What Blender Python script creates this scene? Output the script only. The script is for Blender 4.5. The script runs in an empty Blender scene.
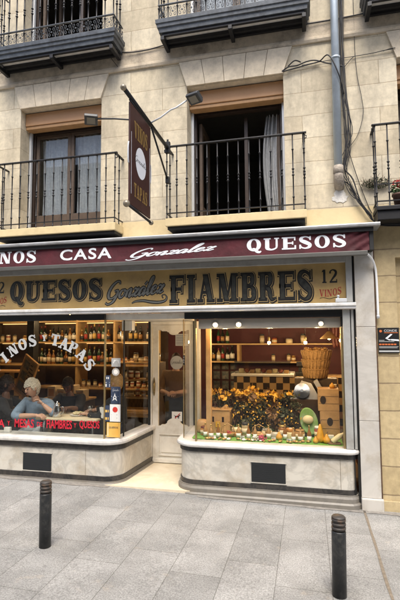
import bpy, bmesh, math, random
from mathutils import Vector, Matrix
random.seed(7)
R = math.radians
S = bpy.context.scene
COL = S.collection

# ------------------------------------------------------------------ materials
def mat(name, col, rough=0.6, metal=0.0, var=0.0, vscale=8.0, bump=0.0, bscale=60.0,
        stain=None, stain_amt=0.0, stain_scale=2.0, spec=0.5, emit=None, estr=0.0):
    m = bpy.data.materials.new(name); m.use_nodes = True
    nt = m.node_tree; N = nt.nodes; L = nt.links
    b = N['Principled BSDF']
    b.inputs['Roughness'].default_value = rough
    b.inputs['Metallic'].default_value = metal
    b.inputs['Specular IOR Level'].default_value = spec
    c4 = (*col, 1)
    b.inputs['Base Color'].default_value = c4
    if emit:
        b.inputs['Emission Color'].default_value = (*emit, 1); b.inputs['Emission Strength'].default_value = estr
    tc = N.new('ShaderNodeTexCoord')
    if var > 0 or stain:
        nz = N.new('ShaderNodeTexNoise'); nz.inputs['Scale'].default_value = vscale; nz.inputs['Detail'].default_value = 6
        nz.inputs['Roughness'].default_value = 0.65
        L.new(tc.outputs['Object'], nz.inputs['Vector'])
        mr = N.new('ShaderNodeMapRange'); mr.inputs[1].default_value = 0.3; mr.inputs[2].default_value = 0.7
        mr.inputs[3].default_value = 1 - var; mr.inputs[4].default_value = 1 + var
        L.new(nz.outputs['Fac'], mr.inputs[0])
        mx = N.new('ShaderNodeMix'); mx.data_type = 'RGBA'; mx.blend_type = 'MULTIPLY'; mx.inputs[0].default_value = 1
        mx.inputs[6].default_value = c4
        L.new(mr.outputs[0], mx.inputs[7])
        out = mx.outputs[2]
        if stain:
            n2 = N.new('ShaderNodeTexNoise'); n2.inputs['Scale'].default_value = stain_scale; n2.inputs['Detail'].default_value = 8
            n2.inputs['Roughness'].default_value = 0.7
            L.new(tc.outputs['Object'], n2.inputs['Vector'])
            m2 = N.new('ShaderNodeMapRange'); m2.inputs[1].default_value = 0.48; m2.inputs[2].default_value = 0.72
            m2.inputs[3].default_value = 0; m2.inputs[4].default_value = stain_amt
            L.new(n2.outputs['Fac'], m2.inputs[0])
            m3 = N.new('ShaderNodeMix'); m3.data_type = 'RGBA'
            L.new(m2.outputs[0], m3.inputs[0]); L.new(out, m3.inputs[6]); m3.inputs[7].default_value = (*stain, 1)
            out = m3.outputs[2]
        L.new(out, b.inputs['Base Color'])
    if bump > 0:
        nb = N.new('ShaderNodeTexNoise'); nb.inputs['Scale'].default_value = bscale; nb.inputs['Detail'].default_value = 4
        L.new(tc.outputs['Object'], nb.inputs['Vector'])
        bp = N.new('ShaderNodeBump'); bp.inputs['Strength'].default_value = bump; bp.inputs['Distance'].default_value = 0.01
        L.new(nb.outputs['Fac'], bp.inputs['Height']); L.new(bp.outputs[0], b.inputs['Normal'])
    return m

def ashlar(name, c1, c2, joint, z_anchor, course, bw, off=0.5, x_anchor=0.0, dirt=(0.15, 0.13, 0.105), dirt_amt=0.72, mortar=0.006, bump=0.35):
    """dressed stone in courses; texture runs in the X/Z plane of the wall"""
    m = bpy.data.materials.new(name); m.use_nodes = True
    nt = m.node_tree; N = nt.nodes; L = nt.links; b = N['Principled BSDF']
    b.inputs['Roughness'].default_value = 0.85; b.inputs['Specular IOR Level'].default_value = 0.25
    tc = N.new('ShaderNodeTexCoord'); sx = N.new('ShaderNodeSeparateXYZ'); L.new(tc.outputs['Object'], sx.inputs[0])
    cx = N.new('ShaderNodeCombineXYZ')
    ax = N.new('ShaderNodeMath'); ax.operation = 'ADD'; ax.inputs[1].default_value = 100 * bw * 2 - x_anchor
    az = N.new('ShaderNodeMath'); az.operation = 'ADD'; az.inputs[1].default_value = 100 * course * 2 - z_anchor
    L.new(sx.outputs[0], ax.inputs[0]); L.new(sx.outputs[2], az.inputs[0])
    L.new(ax.outputs[0], cx.inputs[0]); L.new(az.outputs[0], cx.inputs[1])
    wn_ = N.new('ShaderNodeTexNoise'); wn_.inputs['Scale'].default_value = 5.0; wn_.inputs['Detail'].default_value = 5; L.new(tc.outputs['Object'], wn_.inputs['Vector'])
    wv = N.new('ShaderNodeVectorMath'); wv.operation = 'MULTIPLY_ADD'; wv.inputs[1].default_value = (0.022, 0.022, 0); L.new(wn_.outputs['Color'], wv.inputs[0]); L.new(cx.outputs[0], wv.inputs[2])
    br = N.new('ShaderNodeTexBrick'); br.offset = off; br.squash = 1
    br.inputs['Scale'].default_value = 1; br.inputs['Brick Width'].default_value = bw; br.inputs['Row Height'].default_value = course
    br.inputs['Mortar Size'].default_value = mortar; br.inputs['Mortar Smooth'].default_value = 0.3
    br.inputs['Color1'].default_value = (*c1, 1); br.inputs['Color2'].default_value = (*c2, 1); br.inputs['Mortar'].default_value = (*joint, 1)
    L.new(wv.outputs[0], br.inputs['Vector'])
    n1 = N.new('ShaderNodeTexNoise'); n1.inputs['Scale'].default_value = 14; n1.inputs['Detail'].default_value = 8; n1.inputs['Roughness'].default_value = 0.7
    L.new(tc.outputs['Object'], n1.inputs['Vector'])
    mr = N.new('ShaderNodeMapRange'); mr.inputs[1].default_value = 0.3; mr.inputs[2].default_value = 0.7; mr.inputs[3].default_value = 0.80; mr.inputs[4].default_value = 1.15
    L.new(n1.outputs['Fac'], mr.inputs[0])
    mx = N.new('ShaderNodeMix'); mx.data_type = 'RGBA'; mx.blend_type = 'MULTIPLY'; mx.inputs[0].default_value = 1
    L.new(br.outputs['Color'], mx.inputs[6]); L.new(mr.outputs[0], mx.inputs[7])
    # weathering: vertical streaky grey runs
    mp = N.new('ShaderNodeMapping'); mp.inputs['Scale'].default_value = (2.6, 2.6, 0.8); L.new(tc.outputs['Object'], mp.inputs[0])
    n2 = N.new('ShaderNodeTexNoise'); n2.inputs['Scale'].default_value = 1.0; n2.inputs['Detail'].default_value = 9; n2.inputs['Roughness'].default_value = 0.68
    L.new(mp.outputs[0], n2.inputs['Vector'])
    m2 = N.new('ShaderNodeMapRange'); m2.inputs[1].default_value = 0.46; m2.inputs[2].default_value = 0.80; m2.inputs[3].default_value = 0; m2.inputs[4].default_value = dirt_amt
    L.new(n2.outputs['Fac'], m2.inputs[0])
    m3 = N.new('ShaderNodeMix'); m3.data_type = 'RGBA'; L.new(m2.outputs[0], m3.inputs[0]); L.new(mx.outputs[2], m3.inputs[6]); m3.inputs[7].default_value = (*dirt, 1)
    L.new(m3.outputs[2], b.inputs['Base Color'])
    sub = N.new('ShaderNodeMath'); sub.operation = 'MULTIPLY_ADD'; sub.inputs[1].default_value = -1.0
    L.new(br.outputs['Fac'], sub.inputs[0]); 
    sc = N.new('ShaderNodeMath'); sc.operation = 'MULTIPLY'; sc.inputs[1].default_value = 0.35; L.new(n1.outputs['Fac'], sc.inputs[0]); L.new(sc.outputs[0], sub.inputs[2])
    bp = N.new('ShaderNodeBump'); bp.inputs['Strength'].default_value = bump; bp.inputs['Distance'].default_value = 0.012
    L.new(sub.outputs[0], bp.inputs['Height']); L.new(bp.outputs[0], b.inputs['Normal'])
    return m

def glass_mat(name, tint=(0.94, 0.95, 0.94), refl=1.0, rough=0.0):
    m = bpy.data.materials.new(name); m.use_nodes = True
    nt = m.node_tree; N = nt.nodes; L = nt.links
    N.remove(N['Principled BSDF']); o = N['Material Output']
    t = N.new('ShaderNodeBsdfTransparent'); t.inputs[0].default_value = (*tint, 1)
    g = N.new('ShaderNodeBsdfGlossy'); g.inputs['Roughness'].default_value = rough; g.inputs[0].default_value = (refl, refl, refl, 1)
    f = N.new('ShaderNodeFresnel'); ge = N.new('ShaderNodeNewGeometry'); io = N.new('ShaderNodeMapRange')   # same reflectance from both sides of the sheet
    io.inputs[3].default_value = 1.45; io.inputs[4].default_value = 1 / 1.45; L.new(ge.outputs['Backfacing'], io.inputs[0]); L.new(io.outputs[0], f.inputs[0])
    mx = N.new('ShaderNodeMixShader'); L.new(f.outputs[0], mx.inputs[0]); L.new(t.outputs[0], mx.inputs[1]); L.new(g.outputs[0], mx.inputs[2])
    L.new(mx.outputs[0], o.inputs[0])
    return m

def marble(name, base, vein, scale=1.6, amt=0.5, rough=0.35, dirt=(0.35, 0.29, 0.2), dirt_amt=0.35):
    m = bpy.data.materials.new(name); m.use_nodes = True
    nt = m.node_tree; N = nt.nodes; L = nt.links; b = N['Principled BSDF']; b.inputs['Roughness'].default_value = rough
    tc = N.new('ShaderNodeTexCoord')
    mp = N.new('ShaderNodeMapping'); mp.inputs['Rotation'].default_value = (0.3, 0.6, 0.2); L.new(tc.outputs['Object'], mp.inputs[0])
    n = N.new('ShaderNodeTexNoise'); n.inputs['Scale'].default_value = scale; n.inputs['Detail'].default_value = 10; n.inputs['Roughness'].default_value = 0.62; n.inputs['Distortion'].default_value = 1.6
    L.new(mp.outputs[0], n.inputs['Vector'])
    # thin veins where the noise crosses its middle
    s = N.new('ShaderNodeMath'); s.operation = 'SUBTRACT'; s.inputs[1].default_value = 0.5; L.new(n.outputs['Fac'], s.inputs[0])
    a = N.new('ShaderNodeMath'); a.operation = 'ABSOLUTE'; L.new(s.outputs[0], a.inputs[0])
    r = N.new('ShaderNodeMapRange'); r.inputs[1].default_value = 0.0; r.inputs[2].default_value = 0.09; r.inputs[3].default_value = amt; r.inputs[4].default_value = 0
    L.new(a.outputs[0], r.inputs[0])
    mx = N.new('ShaderNodeMix'); mx.data_type = 'RGBA'; L.new(r.outputs[0], mx.inputs[0]); mx.inputs[6].default_value = (*base, 1); mx.inputs[7].default_value = (*vein, 1)
    n2 = N.new('ShaderNodeTexNoise'); n2.inputs['Scale'].default_value = 3.1; n2.inputs['Detail'].default_value = 8; n2.inputs['Roughness'].default_value = .7; L.new(tc.outputs['Object'], n2.inputs['Vector'])
    r2 = N.new('ShaderNodeMapRange'); r2.inputs[1].default_value = 0.48; r2.inputs[2].default_value = 0.75; r2.inputs[3].default_value = 0; r2.inputs[4].default_value = dirt_amt; L.new(n2.outputs['Fac'], r2.inputs[0])
    m3 = N.new('ShaderNodeMix'); m3.data_type = 'RGBA'; L.new(r2.outputs[0], m3.inputs[0]); L.new(mx.outputs[2], m3.inputs[6]); m3.inputs[7].default_value = (*dirt, 1)
    L.new(m3.outputs[2], b.inputs['Base Color'])
    return m

def paving(name):
    m = bpy.data.materials.new(name); m.use_nodes = True
    nt = m.node_tree; N = nt.nodes; L = nt.links; b = N['Principled BSDF']; b.inputs['Roughness'].default_value = 0.8
    tc = N.new('ShaderNodeTexCoord'); sx = N.new('ShaderNodeSeparateXYZ'); L.new(tc.outputs['Object'], sx.inputs[0])
    cx = N.new('ShaderNodeCombineXYZ')
    ax = N.new('ShaderNodeMath'); ax.operation = 'ADD'; ax.inputs[1].default_value = 80.0 - 3.83; L.new(sx.outputs[1], ax.inputs[0])
    ay = N.new('ShaderNodeMath'); ay.operation = 'ADD'; ay.inputs[1].default_value = 0.407 * 200 - 0.53; L.new(sx.outputs[0], ay.inputs[0])
    L.new(ax.outputs[0], cx.inputs[0]); L.new(ay.outputs[0], cx.inputs[1])
    br = N.new('ShaderNodeTexBrick'); br.offset = 0.36; br.offset_frequency = 2
    br.inputs['Scale'].default_value = 1; br.inputs['Brick Width'].default_value = 0.8; br.inputs['Row Height'].default_value = 0.407
    br.inputs['Mortar Size'].default_value = 0.0035; br.inputs['Mortar Smooth'].default_value = 0.4; br.inputs['Bias'].default_value = 0.0
    br.inputs['Color1'].default_value = (0.205, 0.203, 0.195, 1); br.inputs['Color2'].default_value = (0.255, 0.252, 0.242, 1); br.inputs['Mortar'].default_value = (0.12, 0.116, 0.106, 1)
    L.new(cx.outputs[0], br.inputs['Vector'])
    n1 = N.new('ShaderNodeTexNoise'); n1.inputs['Scale'].default_value = 85; n1.inputs['Detail'].default_value = 3; n1.inputs['Roughness'].default_value = 0.7; L.new(tc.outputs['Object'], n1.inputs['Vector'])
    r1 = N.new('ShaderNodeMapRange'); r1.inputs[1].default_value = 0.32; r1.inputs[2].default_value = 0.68; r1.inputs[3].default_value = 0.60; r1.inputs[4].default_value = 1.38; L.new(n1.outputs['Fac'], r1.inputs[0])
    mx = N.new('ShaderNodeMix'); mx.data_type = 'RGBA'; mx.blend_type = 'MULTIPLY'; mx.inputs[0].default_value = 1
    L.new(br.outputs['Color'], mx.inputs[6]); L.new(r1.outputs[0], mx.inputs[7])
    n2 = N.new('ShaderNodeTexNoise'); n2.inputs['Scale'].default_value = 2.2; n2.inputs['Detail'].default_value = 7; n2.inputs['Roughness'].default_value = 0.65; L.new(tc.outputs['Object'], n2.inputs['Vector'])
    r2 = N.new('ShaderNodeMapRange'); r2.inputs[1].default_value = 0.35; r2.inputs[2].default_value = 0.7; r2.inputs[3].default_value = 1.2; r2.inputs[4].default_value = 0.74; L.new(n2.outputs['Fac'], r2.inputs[0])
    mx2 = N.new('ShaderNodeMix'); mx2.data_type = 'RGBA'; mx2.blend_type = 'MULTIPLY'; mx2.inputs[0].default_value = 1
    L.new(mx.outputs[2], mx2.inputs[6]); L.new(r2.outputs[0], mx2.inputs[7])
    # faint ochre spills
    n3 = N.new('ShaderNodeTexNoise'); n3.inputs['Scale'].default_value = 4.5; n3.inputs['Detail'].default_value = 9; n3.inputs['Roughness'].default_value = 0.75; L.new(tc.outputs['Object'], n3.inputs['Vector'])
    r3 = N.new('ShaderNodeMapRange'); r3.inputs[1].default_value = 0.6; r3.inputs[2].default_value = 0.76; r3.inputs[3].default_value = 0; r3.inputs[4].default_value = 0.4; L.new(n3.outputs['Fac'], r3.inputs[0])
    mx3 = N.new('ShaderNodeMix'); mx3.data_type = 'RGBA'; L.new(r3.outputs[0], mx3.inputs[0]); L.new(mx2.outputs[2], mx3.inputs[6]); mx3.inputs[7].default_value = (0.44, 0.36, 0.26, 1)
    # small dark gum spots
    vo = N.new('ShaderNodeTexVoronoi'); vo.inputs['Scale'].default_value = 3.4; L.new(tc.outputs['Object'], vo.inputs['Vector'])
    rv = N.new('ShaderNodeMapRange'); rv.inputs[1].default_value = 0.045; rv.inputs[2].default_value = 0.075; rv.inputs[3].default_value = 0.6; rv.inputs[4].default_value = 0; L.new(vo.outputs['Distance'], rv.inputs[0])
    mx4 = N.new('ShaderNodeMix'); mx4.data_type = 'RGBA'; L.new(rv.outputs[0], mx4.inputs[0]); L.new(mx3.outputs[2], mx4.inputs[6]); mx4.inputs[7].default_value = (0.16, 0.155, 0.15, 1)
    L.new(mx4.outputs[2], b.inputs['Base Color'])
    ad = N.new('ShaderNodeMath'); ad.operation = 'MULTIPLY_ADD'; ad.inputs[1].default_value = -1.2; L.new(br.outputs['Fac'], ad.inputs[0]); L.new(n1.outputs['Fac'], ad.inputs[2])
    bp = N.new('ShaderNodeBump'); bp.inputs['Strength'].default_value = 0.3; bp.inputs['Distance'].default_value = 0.006; L.new(ad.outputs[0], bp.inputs['Height']); L.new(bp.outputs[0], b.inputs['Normal'])
    return m

def checker(name, c1, c2, scale, rough=0.35):
    m = bpy.data.materials.new(name); m.use_nodes = True
    nt = m.node_tree; N = nt.nodes; L = nt.links; b = N['Principled BSDF']; b.inputs['Roughness'].default_value = rough
    tc = N.new('ShaderNodeTexCoord')
    mp = N.new('ShaderNodeMapping'); mp.inputs['Location'].default_value = (0.013, 0.5 / scale + .017, 0.021); L.new(tc.outputs['Object'], mp.inputs[0])
    ck = N.new('ShaderNodeTexChecker'); ck.inputs['Scale'].default_value = scale; ck.inputs[1].default_value = (*c1, 1); ck.inputs[2].default_value = (*c2, 1)
    L.new(mp.outputs[0], ck.inputs[0]); L.new(ck.outputs[0], b.inputs['Base Color'])
    return m

M = {}
M['stone'] = ashlar('pale_ashlar', (0.575, 0.495, 0.355), (0.70, 0.625, 0.475), (0.42, 0.345, 0.24), 5.0, 0.281, 0.86, x_anchor=0.18, mortar=0.0045, bump=0.28)
M['stone_low'] = ashlar('ochre_ashlar', (0.44, 0.345, 0.195), (0.50, 0.40, 0.235), (0.25, 0.19, 0.115), 1.048, 0.2925, 2.6, x_anchor=-0.35, dirt=(0.26, 0.2, 0.12), dirt_amt=0.5, mortar=0.008)
M['vouss'] = mat('voussoir_stone', (0.635, 0.55, 0.42), 0.85, var=0.18, vscale=11, bump=0.3, stain=(0.30, 0.255, 0.20), stain_amt=0.5, stain_scale=2.2, spec=0.25)
M['cornice'] = mat('cornice_stone', (0.54, 0.46, 0.35), 0.85, var=0.2, vscale=6, bump=0.3, stain=(0.09, 0.08, 0.07), stain_amt=0.85, stain_scale=2.6, spec=0.25)
M['band'] = mat('cream_paint', (0.68, 0.545, 0.31), 0.7, var=0.07, vscale=5, bump=0.12, bscale=30, stain=(0.42, 0.32, 0.17), stain_amt=0.5, stain_scale=3)
M['iron'] = mat('black_iron', (0.011, 0.011, 0.013), 0.5, 0.2, var=0.2)
M['greyiron'] = mat('blue_grey_iron', (0.072, 0.083, 0.097), 0.55, 0.2, var=0.35, vscale=12, stain=(0.02, 0.02, 0.023), stain_amt=0.9, stain_scale=7)
M['tile'] = mat('whitewashed_tile', (0.55, 0.53, 0.5), 0.8, var=0.15)
M['darkwood'] = mat('dark_brown_wood', (0.035, 0.022, 0.016), 0.45, var=0.3, vscale=14)
M['brownwood'] = mat('weathered_brown_wood', (0.085, 0.058, 0.04), 0.6, var=0.25, vscale=14)
M['shutter'] = mat('salmon_shutter_box', (0.50, 0.285, 0.145), 0.6, var=0.08, vscale=4, stain=(0.35, 0.2, 0.12), stain_amt=0.4)
M['shutteredge'] = mat('shutter_slat_wood', (0.42, 0.24, 0.11), 0.6, var=0.15, vscale=9)
M['alu'] = mat('pale_aluminium', (0.62, 0.64, 0.66), 0.4, 0.3, var=0.06)
M['glass'] = glass_mat('shop_glass', tint=(0.93, 0.94, 0.92), refl=0.75)
M['winglass'] = glass_mat('house_glass', tint=(0.9, 0.92, 0.93))
M['curtain'] = mat('lace_curtain', (0.40, 0.415, 0.43), 0.9, var=0.16, vscale=26, bump=0.4, bscale=40)
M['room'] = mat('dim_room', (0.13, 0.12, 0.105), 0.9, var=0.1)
M['zinc'] = mat('zinc_pipe', (0.47, 0.54, 0.60), 0.45, 0.35, var=0.12, vscale=5, stain=(0.28, 0.29, 0.3), stain_amt=0.5)
M['clay'] = mat('chalky_clay', (0.40, 0.35, 0.29), 0.9, var=0.3, vscale=14, bump=0.5, stain=(0.09, 0.07, 0.055), stain_amt=0.9, stain_scale=13)
M['plaster'] = mat('white_plaster_patch', (0.74, 0.71, 0.65), 0.9, var=0.15, vscale=16, bump=0.6)
M['oldstep'] = marble('old_step_marble', (0.19, 0.175, 0.15), (0.12, 0.11, 0.10), 1.8, 0.4, 0.5, dirt=(0.17, 0.14, 0.10), dirt_amt=0.6)
M['cable'] = mat('black_rubber', (0.018, 0.018, 0.02), 0.55)
M['whitemarble'] = marble('white_marble', (0.64, 0.62, 0.585), (0.40, 0.40, 0.41), 1.3, 0.55, 0.3)
M['pilmarble'] = marble('pilaster_marble', (0.53, 0.505, 0.46), (0.36, 0.34, 0.31), 0.9, 0.5, 0.4, dirt=(0.30, 0.24, 0.16), dirt_amt=0.8)
M['greymarble'] = marble('grey_marble', (0.55, 0.52, 0.455), (0.24, 0.225, 0.20), 1.7, 0.45, 0.3, dirt=(0.33, 0.25, 0.15), dirt_amt=0.65)
M['creammarble'] = marble('cream_step', (0.66, 0.58, 0.44), (0.5, 0.4, 0.28), 1.5, 0.35, 0.45, dirt=(0.45, 0.33, 0.18), dirt_amt=0.55)
M['darkmarble'] = marble('dark_marble', (0.020, 0.019, 0.019), (0.09, 0.08, 0.07), 5, 0.35, 0.4, dirt=(0.10, 0.08, 0.06), dirt_amt=0.5)
M['whitepaint'] = mat('white_shop_paint', (0.72, 0.695, 0.635), 0.5, var=0.07, vscale=7, stain=(0.36, 0.29, 0.19), stain_amt=0.55, stain_scale=3)
M['greyframe'] = mat('pale_grey_frame', (0.33, 0.33, 0.315), 0.5, var=0.12, vscale=6, stain=(0.2, 0.18, 0.15), stain_amt=0.6, stain_scale=5)
M['ledge'] = mat('white_ledge', (0.70, 0.70, 0.69), 0.4, var=0.08, vscale=4, stain=(0.33, 0.3, 0.26), stain_amt=0.7, stain_scale=4)
M['blackframe'] = mat('blackened_frame', (0.011, 0.012, 0.012), 0.4, var=0.2)
M['pelmet'] = mat('grey_pelmet', (0.31, 0.30, 0.27), 0.55, var=0.05)
M['brass'] = mat('aged_brass', (0.36, 0.27, 0.13), 0.4, 0.8, var=0.2)
M['palewood'] = mat('pine_wood', (0.50, 0.29, 0.12), 0.55, var=0.2, vscale=9)
M['signochre'] = mat('ochre_signboard', (0.36, 0.245, 0.095), 0.4, var=0.16, vscale=3, stain=(0.21, 0.15, 0.085), stain_amt=0.75, stain_scale=2.2)
M['signblack'] = mat('sign_black', (0.012, 0.012, 0.012), 0.4)
M['signslate'] = mat('sign_slate', (0.032, 0.033, 0.028), 0.4, var=0.5, vscale=18)
M['signhigh'] = mat('sign_highlight', (0.36, 0.26, 0.115), 0.4)
M['silver'] = mat('silver_leaf', (0.15, 0.15, 0.135), 0.4, 0.2, var=0.15, vscale=20)
M['signred'] = mat('sign_red', (0.25, 0.03, 0.02), 0.5)
M['maroon'] = mat('maroon_canvas', (0.072, 0.008, 0.014), 0.8, var=0.3, vscale=6, bump=0.8, bscale=14, stain=(0.035, 0.008, 0.010), stain_amt=0.7, stain_scale=5)
M['awnwhite'] = mat('awning_white', (0.78, 0.80, 0.84), 0.6)
M['awngrey'] = mat('awning_grey_bar', (0.10, 0.098, 0.09), 0.5, 0.2, var=0.1)
M['awncase'] = mat('awning_case', (0.42, 0.43, 0.44), 0.4, 0.3, var=0.12, stain=(0.25, 0.24, 0.22), stain_amt=0.7, stain_scale=5)
M['awnshade'] = mat('awning_shade', (0.013, 0.013, 0.014), 0.7)  # near-black stands in for the shade under case, awning and balcony slabs
M['whitetube'] = mat('white_plastic', (0.75, 0.76, 0.77), 0.4)
M['boll'] = mat('bollard_paint', (0.016, 0.018, 0.02), 0.42, 0.1, var=0.35, vscale=20, bump=0.2, bscale=120, stain=(0.10, 0.095, 0.085), stain_amt=0.55, stain_scale=16)
M['bolltop'] = mat('worn_bollard_top', (0.045, 0.04, 0.036), 0.55, 0.2, var=0.2, stain=(0.22, 0.12, 0.06), stain_amt=0.6, stain_scale=24)
M['ventdark'] = mat('vent_dark', (0.012, 0.014, 0.016), 0.45)
M['grout'] = mat('dirt_joint', (0.17, 0.14, 0.105), 0.95, var=0.3, vscale=30)
M['pave'] = paving('granite_paving')
M['signbrown'] = mat('sign_brown', (0.05, 0.016, 0.014), 0.45, var=0.15)
M['gold'] = mat('gold_paint', (0.42, 0.27, 0.08), 0.4, 0.3)
M['silverball'] = mat('aged_ball', (0.27, 0.23, 0.17), 0.35, 0.4)
M['lampgrey'] = mat('lamp_grey', (0.035, 0.037, 0.04), 0.45)
M['lens'] = mat('lamp_lens', (0.20, 0.18, 0.14), 0.2)
M['bulb'] = mat('warm_bulb', (1, .8, .5), 0.5, emit=(1, 0.72, 0.36), estr=14)
M['glow'] = mat('lit_shelf', (1, .8, .5), 0.5, emit=(1, 0.58, 0.22), estr=0.7)
M['redwall'] = mat('dark_red_wall', (0.065, 0.009, 0.010), 0.7, var=0.15)
M['woodwall'] = mat('dark_panel_wall', (0.06, 0.035, 0.02), 0.6, var=0.3, vscale=6)
M['shopfloor'] = mat('brown_tiles', (0.14, 0.09, 0.055), 0.5, var=0.2)
M['ceil'] = mat('brown_ceiling', (0.14, 0.09, 0.055), 0.8, var=0.1)
M['shelf'] = mat('light_shelf_wood', (0.46, 0.30, 0.13), 0.5, var=0.15, vscale=9)
M['check'] = checker('chequered_tiles', (0.50, 0.33, 0.15), (0.035, 0.022, 0.015), 9.5)
M['bottle_dark'] = mat('dark_bottle_glass', (0.012, 0.014, 0.010), 0.12)
M['bottle_amber'] = mat('amber_bottle', (0.22, 0.09, 0.02), 0.12)
M['bottle_green'] = mat('green_bottle', (0.02, 0.05, 0.02), 0.12)
M['label'] = mat('cream_label', (0.62, 0.52, 0.36), 0.7, var=0.1)
# LABELS2
M['labelgold'] = mat('gold_label', (0.50, 0.33, 0.09), 0.5, var=0.2)
M['labelwhite'] = mat('white_label', (0.72, 0.70, 0.64), 0.7, var=0.1)
M['labelred'] = mat('red_label', (0.32, 0.04, 0.03), 0.6)
M['labelblack'] = mat('black_label', (0.03, 0.03, 0.03), 0.6)
M['bottle_clear'] = mat('pale_bottle', (0.34, 0.26, 0.14), 0.1)
M['sausage'] = mat('dark_sausage', (0.10, 0.025, 0.018), 0.55, var=0.4, vscale=30, bump=0.5)
M['rindorange'] = mat('orange_rind', (0.46, 0.19, 0.04), 0.5, var=0.2)
M['rindgrey'] = mat('grey_rind', (0.30, 0.27, 0.22), 0.8, var=0.3, vscale=20, bump=0.5)
M['capred'] = mat('red_capsule', (0.14, 0.02, 0.015), 0.4)
M['capgold'] = mat('gold_capsule', (0.45, 0.3, 0.1), 0.35, 0.6)
M['tin'] = mat('tin_amber', (0.40, 0.22, 0.08), 0.4, 0.2, var=0.2)
M['whiteware'] = mat('white_ware', (0.75, 0.73, 0.69), 0.4)
M['skin'] = mat('skin', (0.50, 0.29, 0.20), 0.5)
M['skindark'] = mat('shaded_skin', (0.17, 0.085, 0.055), 0.5)  # dimness of the room put into the skin colour of two seated figures
M['whitehair'] = mat('white_hair', (0.66, 0.60, 0.50), 0.8, var=0.3, vscale=60, bump=0.6, bscale=70)
M['blond'] = mat('blond_hair', (0.50, 0.31, 0.12), 0.7, var=0.25, vscale=50, bump=0.5, bscale=60)
M['darkhair'] = mat('dark_hair', (0.03, 0.018, 0.012), 0.6, var=0.2, bump=0.5, bscale=60)
M['blueshirt'] = mat('pale_blue_shirt', (0.17, 0.235, 0.32), 0.85, var=0.25, vscale=10, bump=1.0, bscale=13)
M['blackcloth'] = mat('black_cloth', (0.010, 0.010, 0.012), 0.9, var=0.3, vscale=12, bump=0.7, bscale=14)
M['greycloth'] = mat('charcoal_cloth', (0.04, 0.04, 0.05), 0.9, var=0.2)
M['beigecloth'] = mat('beige_cloth', (0.17, 0.10, 0.055), 0.9, var=0.15)
M['jeans'] = mat('pale_jeans', (0.5, 0.53, 0.56), 0.9, var=0.15)
M['eye'] = mat('eye_dark', (0.02, 0.015, 0.012), 0.3)
M['lips'] = mat('lips', (0.36, 0.13, 0.11), 0.5)
M['paper'] = mat('white_paper', (0.72, 0.72, 0.70), 0.7)
M['stickgrey'] = mat('grey_sticker', (0.36, 0.36, 0.35), 0.6)
M['stickblue'] = mat('navy_sticker', (0.03, 0.045, 0.085), 0.6)
M['stickyellow'] = mat('yellow_sticker', (0.66, 0.42, 0.10), 0.6)
M['stickred'] = mat('red_sticker', (0.55, 0.03, 0.02), 0.6)
M['frost'] = mat('frosted_vinyl', (0.42, 0.43, 0.43), 0.7)
M['redvinyl'] = mat('red_vinyl', (0.52, 0.012, 0.03), 0.6)
M['orange'] = mat('orange_print', (0.55, 0.13, 0.03), 0.6)
M['grass'] = mat('green_mat', (0.14, 0.30, 0.05), 0.95, var=0.3, vscale=60, bump=0.6, bscale=150)
M['leafdark'] = mat('dry_dark_leaf', (0.055, 0.062, 0.028), 0.6, var=0.4, vscale=30)
M['leafbrown'] = mat('dry_brown_leaf', (0.19, 0.10, 0.04), 0.7, var=0.4, vscale=30)
M['leafyellow'] = mat('yellow_leaf', (0.66, 0.36, 0.04), 0.6, var=0.2, vscale=20)
M['twig'] = mat('twig', (0.10, 0.06, 0.035), 0.8)
M['pumpkin'] = mat('gourd_orange', (0.62, 0.30, 0.03), 0.45, var=0.12, vscale=14)
M['wicker'] = mat('wicker', (0.42, 0.25, 0.10), 0.7, var=0.35, vscale=40, bump=0.8, bscale=70)
M['dullsteel'] = mat('dull_steel', (0.30, 0.29, 0.27), 0.3, 0.85, var=0.15)
M['chrome'] = mat('polished_steel', (0.6, 0.6, 0.6), 0.15, 1.0)
M['greencheese'] = mat('green_rind', (0.20, 0.36, 0.09), 0.6, var=0.1, stain=(0.42, 0.42, 0.38), stain_amt=0.9, stain_scale=9)
M['cheese'] = mat('cheese', (0.70, 0.58, 0.34), 0.5, var=0.1)
M['meat'] = mat('cured_meat', (0.26, 0.06, 0.035), 0.5, var=0.3, vscale=25)
M['pink'] = mat('pink_flower', (0.60, 0.08, 0.16), 0.6)
M['geranium'] = mat('red_geranium', (0.50, 0.02, 0.02), 0.6)
M['leafgreen'] = mat('green_leaf', (0.05, 0.09, 0.03), 0.6, var=0.3, vscale=20)
M['potclay'] = mat('dark_clay_pot', (0.10, 0.05, 0.035), 0.7, var=0.2)
M['picture'] = mat('picture_print', (0.10, 0.12, 0.12), 0.5, var=0.7, vscale=14, stain=(0.36, 0.25, 0.15), stain_amt=0.9, stain_scale=11)
M['menu'] = mat('menu_photo', (0.36, 0.27, 0.16), 0.6, var=0.4, vscale=8, stain=(0.10, 0.05, 0.03), stain_amt=0.9, stain_scale=9)
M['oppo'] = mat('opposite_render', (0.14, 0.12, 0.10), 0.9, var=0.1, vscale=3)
M['oppowin'] = mat('opposite_pane', (0.03, 0.035, 0.04), 0.15)

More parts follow.
